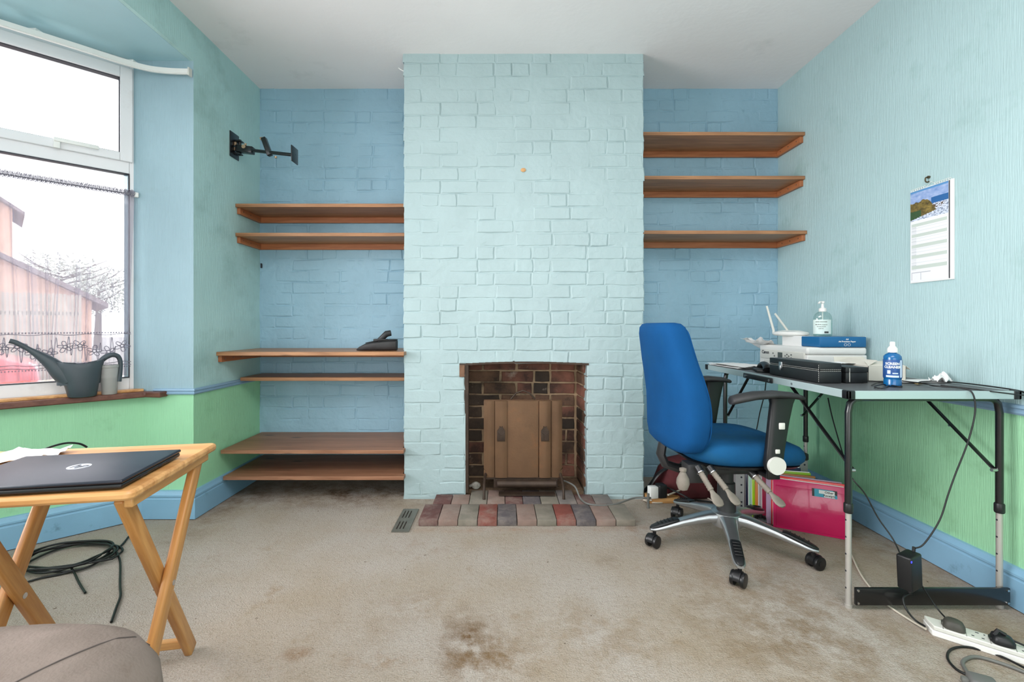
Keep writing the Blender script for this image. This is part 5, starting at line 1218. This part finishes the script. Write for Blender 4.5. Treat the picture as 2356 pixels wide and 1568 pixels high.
# laptop
lp = empty('laptop', (0, 0, TH), rz=rz+.01, label='closed black laptop with round silver logo on the wooden side table', cat='laptop')
lc = Vector((-.905, 1.285, 0))+A_*.185+B_*.135; lp.location = (lc.x, lc.y, TH+.0008)
LBK = mat('black_laptop_shell', (20, 24, 38), .32, var=.2, vscale=30, bump=.0002, bscale=1, bstretch=(900, 900, 900), spec=.6)
mb = MB(); mb.rbox(-.185, .185, -.13, .13, .003, .014, .004, 3); mb.build('base', M['black'], lp)
mb = MB(); mb.rbox(-.187, .187, -.132, .132, .0145, .023, .004, 3); mb.build('lid', LBK, lp)
mb = MB(); mb.lathe([(.0235, 0), (.0235, .0006)], (.02, .0, .0228), 40); mb.build('logo', mat('silver_logo', (200, 206, 216), .3, .3), lp)
text('lettering', 'hp', .036, LBK, lp, Matrix.Translation((.02, .002, .0237)), .0002, .0002, shear=.35)
mb = MB(); mb.box(.1845, .1856, .02, .035, .006, .011); mb.box(.1845, .1856, -.06, -.03, .006, .010); mb.box(.1845, .1856, .06, .08, .006, .010); mb.pieces('port', M['gasket'], lp)
mb = MB()
for x in (-.16, .16):
    for y in (-.11, .11): mb.cyl((x, y, 0), (x, y, .0035), .008, 10)
mb.pieces('rubber_foot', M['rubber'], lp)
TL = TH+.0008
sheet('paper_bag', 'crumpled white paper wrapper beside the laptop at the left edge of the side table', -1.345, 1.275, TL, .17, .12, .2, .02, M['paper'], 23)
cable('laptop_lead', 'black lead curving over the far edge of the side table behind the laptop', [tuple(P(60, 1052, 1.28)), tuple(P(88, 1043, 1.29)), tuple(P(110, 1030, 1.34)), tuple(P(150, 1019, 1.40)), tuple(P(182, 1020, 1.44)), tuple(P(200, 1028, 1.46))], .003, M['rubber'])

# grey upholstered pouffe
pf = empty('pouffe', (-.922, .73, .012), rz=.06, label='grey-brown velvet pouffe in the bottom left corner', cat='pouffe')
mb = MB(); secs = []
for z, hx_, hy_ in ((.02, .26, .15), (.05, .30, .18), (.15, .325, .20), (.26, .33, .205), (.34, .325, .198), (.385, .30, .178), (.405, .26, .15), (.418, .19, .11), (.424, .10, .06), (.426, .01, .01)):
    s_ = superell(0, 0, hx_, hy_, z, 2.7, 48); secs.append(s_)
mb.loft(secs); mb.build('cushion', M['velvet'], pf, smooth=180); pf.rotation_euler.y = -.035
bpy.context.view_layer.update(); from mathutils.bvhtree import BVHTree
cu_ = [c for c in pf.children if c.name.startswith('cushion')][0]; bt = BVHTree.FromPolygons([v.co for v in cu_.data.vertices], [p.vertices for p in cu_.data.polygons]); iw = pf.matrix_world.inverted(); pts = []
for k in range(15):
    a_ = Vector((.265-.19*(k/14), .13-.36*(k/14)**1.15, 1)); h_ = bt.ray_cast(a_, Vector((0, 0, -1)))
    if h_[0]: pts.append(h_[0]+h_[1]*.0003)
mb = MB(); mb.tube(pts, .0016, 6); mb.build('seam', mat('dark_seam', (78, 70, 66), .9), pf)
mb = MB()
for x in (-.2, .2):
    for y in (-.1, .1): mb.cyl((x, y, 0), (x, y, .03), .02, 14)
mb.pieces('foot', M['black'], pf)

# cable coil on floor, left
cc = G(160, 1290); pts = []
rr = random.Random(8)
for k in range(150):
    a = k*2*PI/26; r_ = .165+.022*math.sin(k*.23)+.012*math.sin(k*.9); pts.append((cc.x+r_*math.cos(a)*.98+.012*math.sin(k*.1), cc.y+r_*math.sin(a)*.72+.01*math.cos(k*.13), .006+.0042*(k/26)+.003*abs(math.sin(k*.4))))
pts += [(cc.x+.20, cc.y-.02, .02), tuple(G(262, 1262, .006))]
cable('cable_coil', 'untidy coil of black cable on the carpet under the bay window', pts, .0042, M['rubber'], k=3)
cable('coil_tail', 'short black cable tail pointing toward the camera from the coil', [G(160, 1300, .02), G(170, 1315, .01), G(182, 1340, .006), G(196, 1363, .006)], .004, M['rubber'])
cable('coil_lead_left', 'black cable running from the coil toward the left edge of the view', [G(190, 1308, .01), G(130, 1322, .006), G(90, 1330, .006), G(40, 1345, .006)], .004, M['rubber'])
cable('skirting_cable', 'black cable rising from the coil to the skirting below the window', [G(240, 1280, .006), G(275, 1258, .006), G(295, 1235, .006), P(312, 1212, 2.20), P(320, 1198, 2.22), P(310, 1184, 2.24), P(297, 1182, 2.262)], .0042, M['rubber'])
cable('floor_cable', 'black cable snaking over the carpet between the crossed table legs', [G(266, 1266, .006), G(276, 1290, .005), G(276, 1345, .005), G(277, 1370, .005), G(268, 1395, .005), G(256, 1430, .005)], .004, M['rubber'])

# small marks on the walls
o = MB(); o.rbox(-.006, .006, -.004, .0, -.012, .012, .002); o.cyl((0, -.006, .014), (0, 0, .014), .005, 8)
tag(o.build('wall_screw', M['gasket'], None, loc=(-1.585, YB-.004, 1.39)), 'small dark screw fixing in the left corner of the left alcove', 'screw')
o = MB(); o.tube([(0, 0, 0), (-.012, -.004, .006), (-.024, -.004, .012), (-.034, 0, .022)], .003, 6)
tag(o.build('cable_stub', M['white'], None, loc=(XCL+.001, YC+.02, 2.47)), 'short white cable stub poking from the top left of the chimney breast', 'cable')
o = MB(); o.lathe([(.0, 0), (.012, 0), (.008, .003), (0, .004)], (0, 0, 0), 9, 1.3, 1, Matrix.Rotation(PI/2, 4, 'X'))
tag(o.build('wall_plug', mat('orange_filler', (206, 160, 110), .8), None, loc=(.1225, YC-.0025, 1.893)), 'small orange filler patch on the middle of the chimney breast', 'filler patch')

# ------------------------------------------------------------------ outside the bay
mb = MB(); mb.box(-60, -2.75, -25, 60, -.55, -.45); tag(mb.build('street_ground', mat('pale_tarmac', (150, 148, 146), .9, var=.08, vscale=.8), smooth=0), None, None, kind='structure')
brickw = mat('pinkish_brick_wall', (206, 168, 148), .9, var=.12, vscale=3)
roofm = mat('grey_brown_roof', (128, 116, 116), .8, var=.12, vscale=4)
def house(name, lab, px, r, lat0, lat1, dep, z, ridge, wins=True):
    k = (px-1155)/F; dv = Vector((k, 1)).normalized(); ct = dv*r; an = math.atan2(-dv.x, dv.y)
    h = empty(name, (ct.x, ct.y, -.45), rz=an, label=lab, cat='building')
    mb = MB(); a, b, c, d_ = lat0, lat1, 0, dep; mb.box(a, b, c, d_, 0, z+.45); m_ = (a+b)/2; Q = basis((0, 0, 0), (1, 0, 0), (0, 0, 1)) @ Matrix.Scale(-1, 4, (0, 0, 1))
    mb.prism([(a, z+.45), (b, z+.45), (m_, ridge+.45)], c, d_, Q); mb.build('walls', brickw, h, smooth=0); sl = (ridge-z)/(b-m_)
    for s2 in (-1, 1):
        e = b if s2 > 0 else a; mb = MB(); mb.prism([(m_, ridge+.46), (m_, ridge+.60), (e+s2*.35, z+.60-.35*sl), (e+s2*.35, z+.46-.35*sl)], c-.3, d_+.3, Q); mb.build('roof_slope', roofm, h, smooth=0)
    if wins:
        for q_ in range(2):
            cx = a+(b-a)*(.3+.4*q_); w_ = MB(); w_.box(cx-.5, cx+.5, c-.04, c+.02, 1.3, 2.4); f_ = w_.build('window', M['pvc'], h, smooth=0); w_ = MB(); w_.box(cx-.42, cx+.42, c-.05, c-.03, 1.38, 2.32); w_.build('pane', M['gasket'], f_, smooth=0)
    return h
house('garage', 'orange-brick garage with sloping grey roof seen through the net curtain', 100, 18, -5.2, 1.0, 4, 1.73, 3.56, wins=False)
house('house', 'red-brick house with a gabled roof at the left edge, beyond the garage', 0, 28, -9, .35, 3.0, 5.9, 9.4)
fm = mat('weathered_fence_board', (168, 160, 148), .9, var=.1, vscale=6)
fe = empty('fence', (-10.63, 10.55, -.45), rz=.78, label='tall vertical board fence in front of the garage across the street', cat='fence')
bm_ = MB(); bm_.box(-.027, .027, -.012, .012, 0, 2.2); b0 = bm_.build('board', fm, fe, smooth=0); b0.location = (.62, 0, 0)
for k in range(1, 60):
    o = bpy.data.objects.new('board', b0.data); COL.objects.link(o); o.parent = fe; o.location = (.62-k*.066, 0, random.uniform(-.02, .02))
for z in (.5, 1.7): mb = MB(); mb.box(-3.3, .66, .013, .05, z, z+.09); mb.build('fence_rail', fm, fe, smooth=0)
# red car
cr = empty('car', (-8.15, 5.25, -.45), rz=.79, label='red hatchback car parked outside beyond the window', cat='car')
RD = mat('red_car_paint', (200, 60, 62), .25, coat=.6)
mb = MB(); prof = [(-2.0, .35), (-2.05, .7), (-1.85, .95), (-1.25, 1.02), (-.55, 1.42), (.75, 1.46), (1.55, 1.05), (1.95, .92), (2.02, .4), (1.6, .28), (-1.6, .28)]
def yprism(mb, poly, y0, y1, sc=1): mb.prism(poly, -y1, -y0, Matrix.Rotation(PI/2, 4, 'X'))
yprism(mb, prof, -.82, .82); mb.build('body', RD, cr, bevel=.08)
for sy in (-1, 1):
    mb = MB(); yprism(mb, [(-1.05, 1.04), (-.5, 1.36), (.05, 1.38), (.05, 1.02)], *sorted((sy*.80, sy*.83))); yprism(mb, [(.12, 1.02), (.12, 1.38), (.72, 1.38), (1.2, 1.06)], *sorted((sy*.80, sy*.83))); mb.pieces('side_window', M['gasket'], cr, smooth=0)
mb = MB(); mb.box(-1.2, -.62, -.7, .7, 1.04, 1.40, Matrix.Identity(4)); 
for x in (-1.3, 1.3):
    for sy in (-1, 1): mb = MB(); mb.cyl((x, sy*.70, .31), (x, sy*.86, .31), .31, 24); mb.build('wheel', tyre, cr)
mb = MB(); mb.box(-2.08, -1.98, -.75, -.45, .68, .84); mb.box(-2.08, -1.98, .45, .75, .68, .84); mb.pieces('headlamp', M['white'], cr, bevel=.02)
# trees
def tree(x, y, h, r, lab, seed):
    t = empty('tree', (x, y, -.45), label=lab, cat='tree', group='trees beyond the garage'); rr = random.Random(seed)
    mb = MB(); mb.tube([(0, 0, 0), (.05, 0, h*.4), (0, .1, h*.8)], [.22, .16, .05], 8)
    for k in range(26):
        a = rr.random()*2*PI; z = h*(.35+.5*rr.random()); l = r*(.6+.5*rr.random()); mb.tube([(0, 0, z), (l*.6*math.cos(a), l*.6*math.sin(a), z+.4), (l*math.cos(a), l*math.sin(a), z+.9)], [.05, .03, .012], 5)
    mb.build('trunk', mat('bark', (110, 100, 92), .9), t)
    lv = MB()
    for k in range(2600):
        a = rr.random()*2*PI; b = math.acos(2*rr.random()-1); q = r*(.45+.6*rr.random()); c = Vector((q*math.sin(b)*math.cos(a), q*math.sin(b)*math.sin(a), h*.72+q*.8*math.cos(b)))
        e = Vector((rr.uniform(-1, 1), rr.uniform(-1, 1), rr.uniform(-1, 1)))*.08; g = Vector((rr.uniform(-1, 1), rr.uniform(-1, 1), rr.uniform(-1, 1)))*.11; lv.add([c, c+e, c+e+g, c+g], [(0, 1, 2, 3)])
    lv.build('foliage', mat('pale_green_leaves', (186, 192, 182), .8, var=.08, vscale=3), t, smooth=0, kind='stuff')
tree(-24.5, 25.2, 5.3, 2.2, 'bushy tree showing above the left slope of the garage roof', 1); tree(-26.3, 29.6, 5.2, 2.0, 'smaller tree above the right slope of the garage roof', 2)
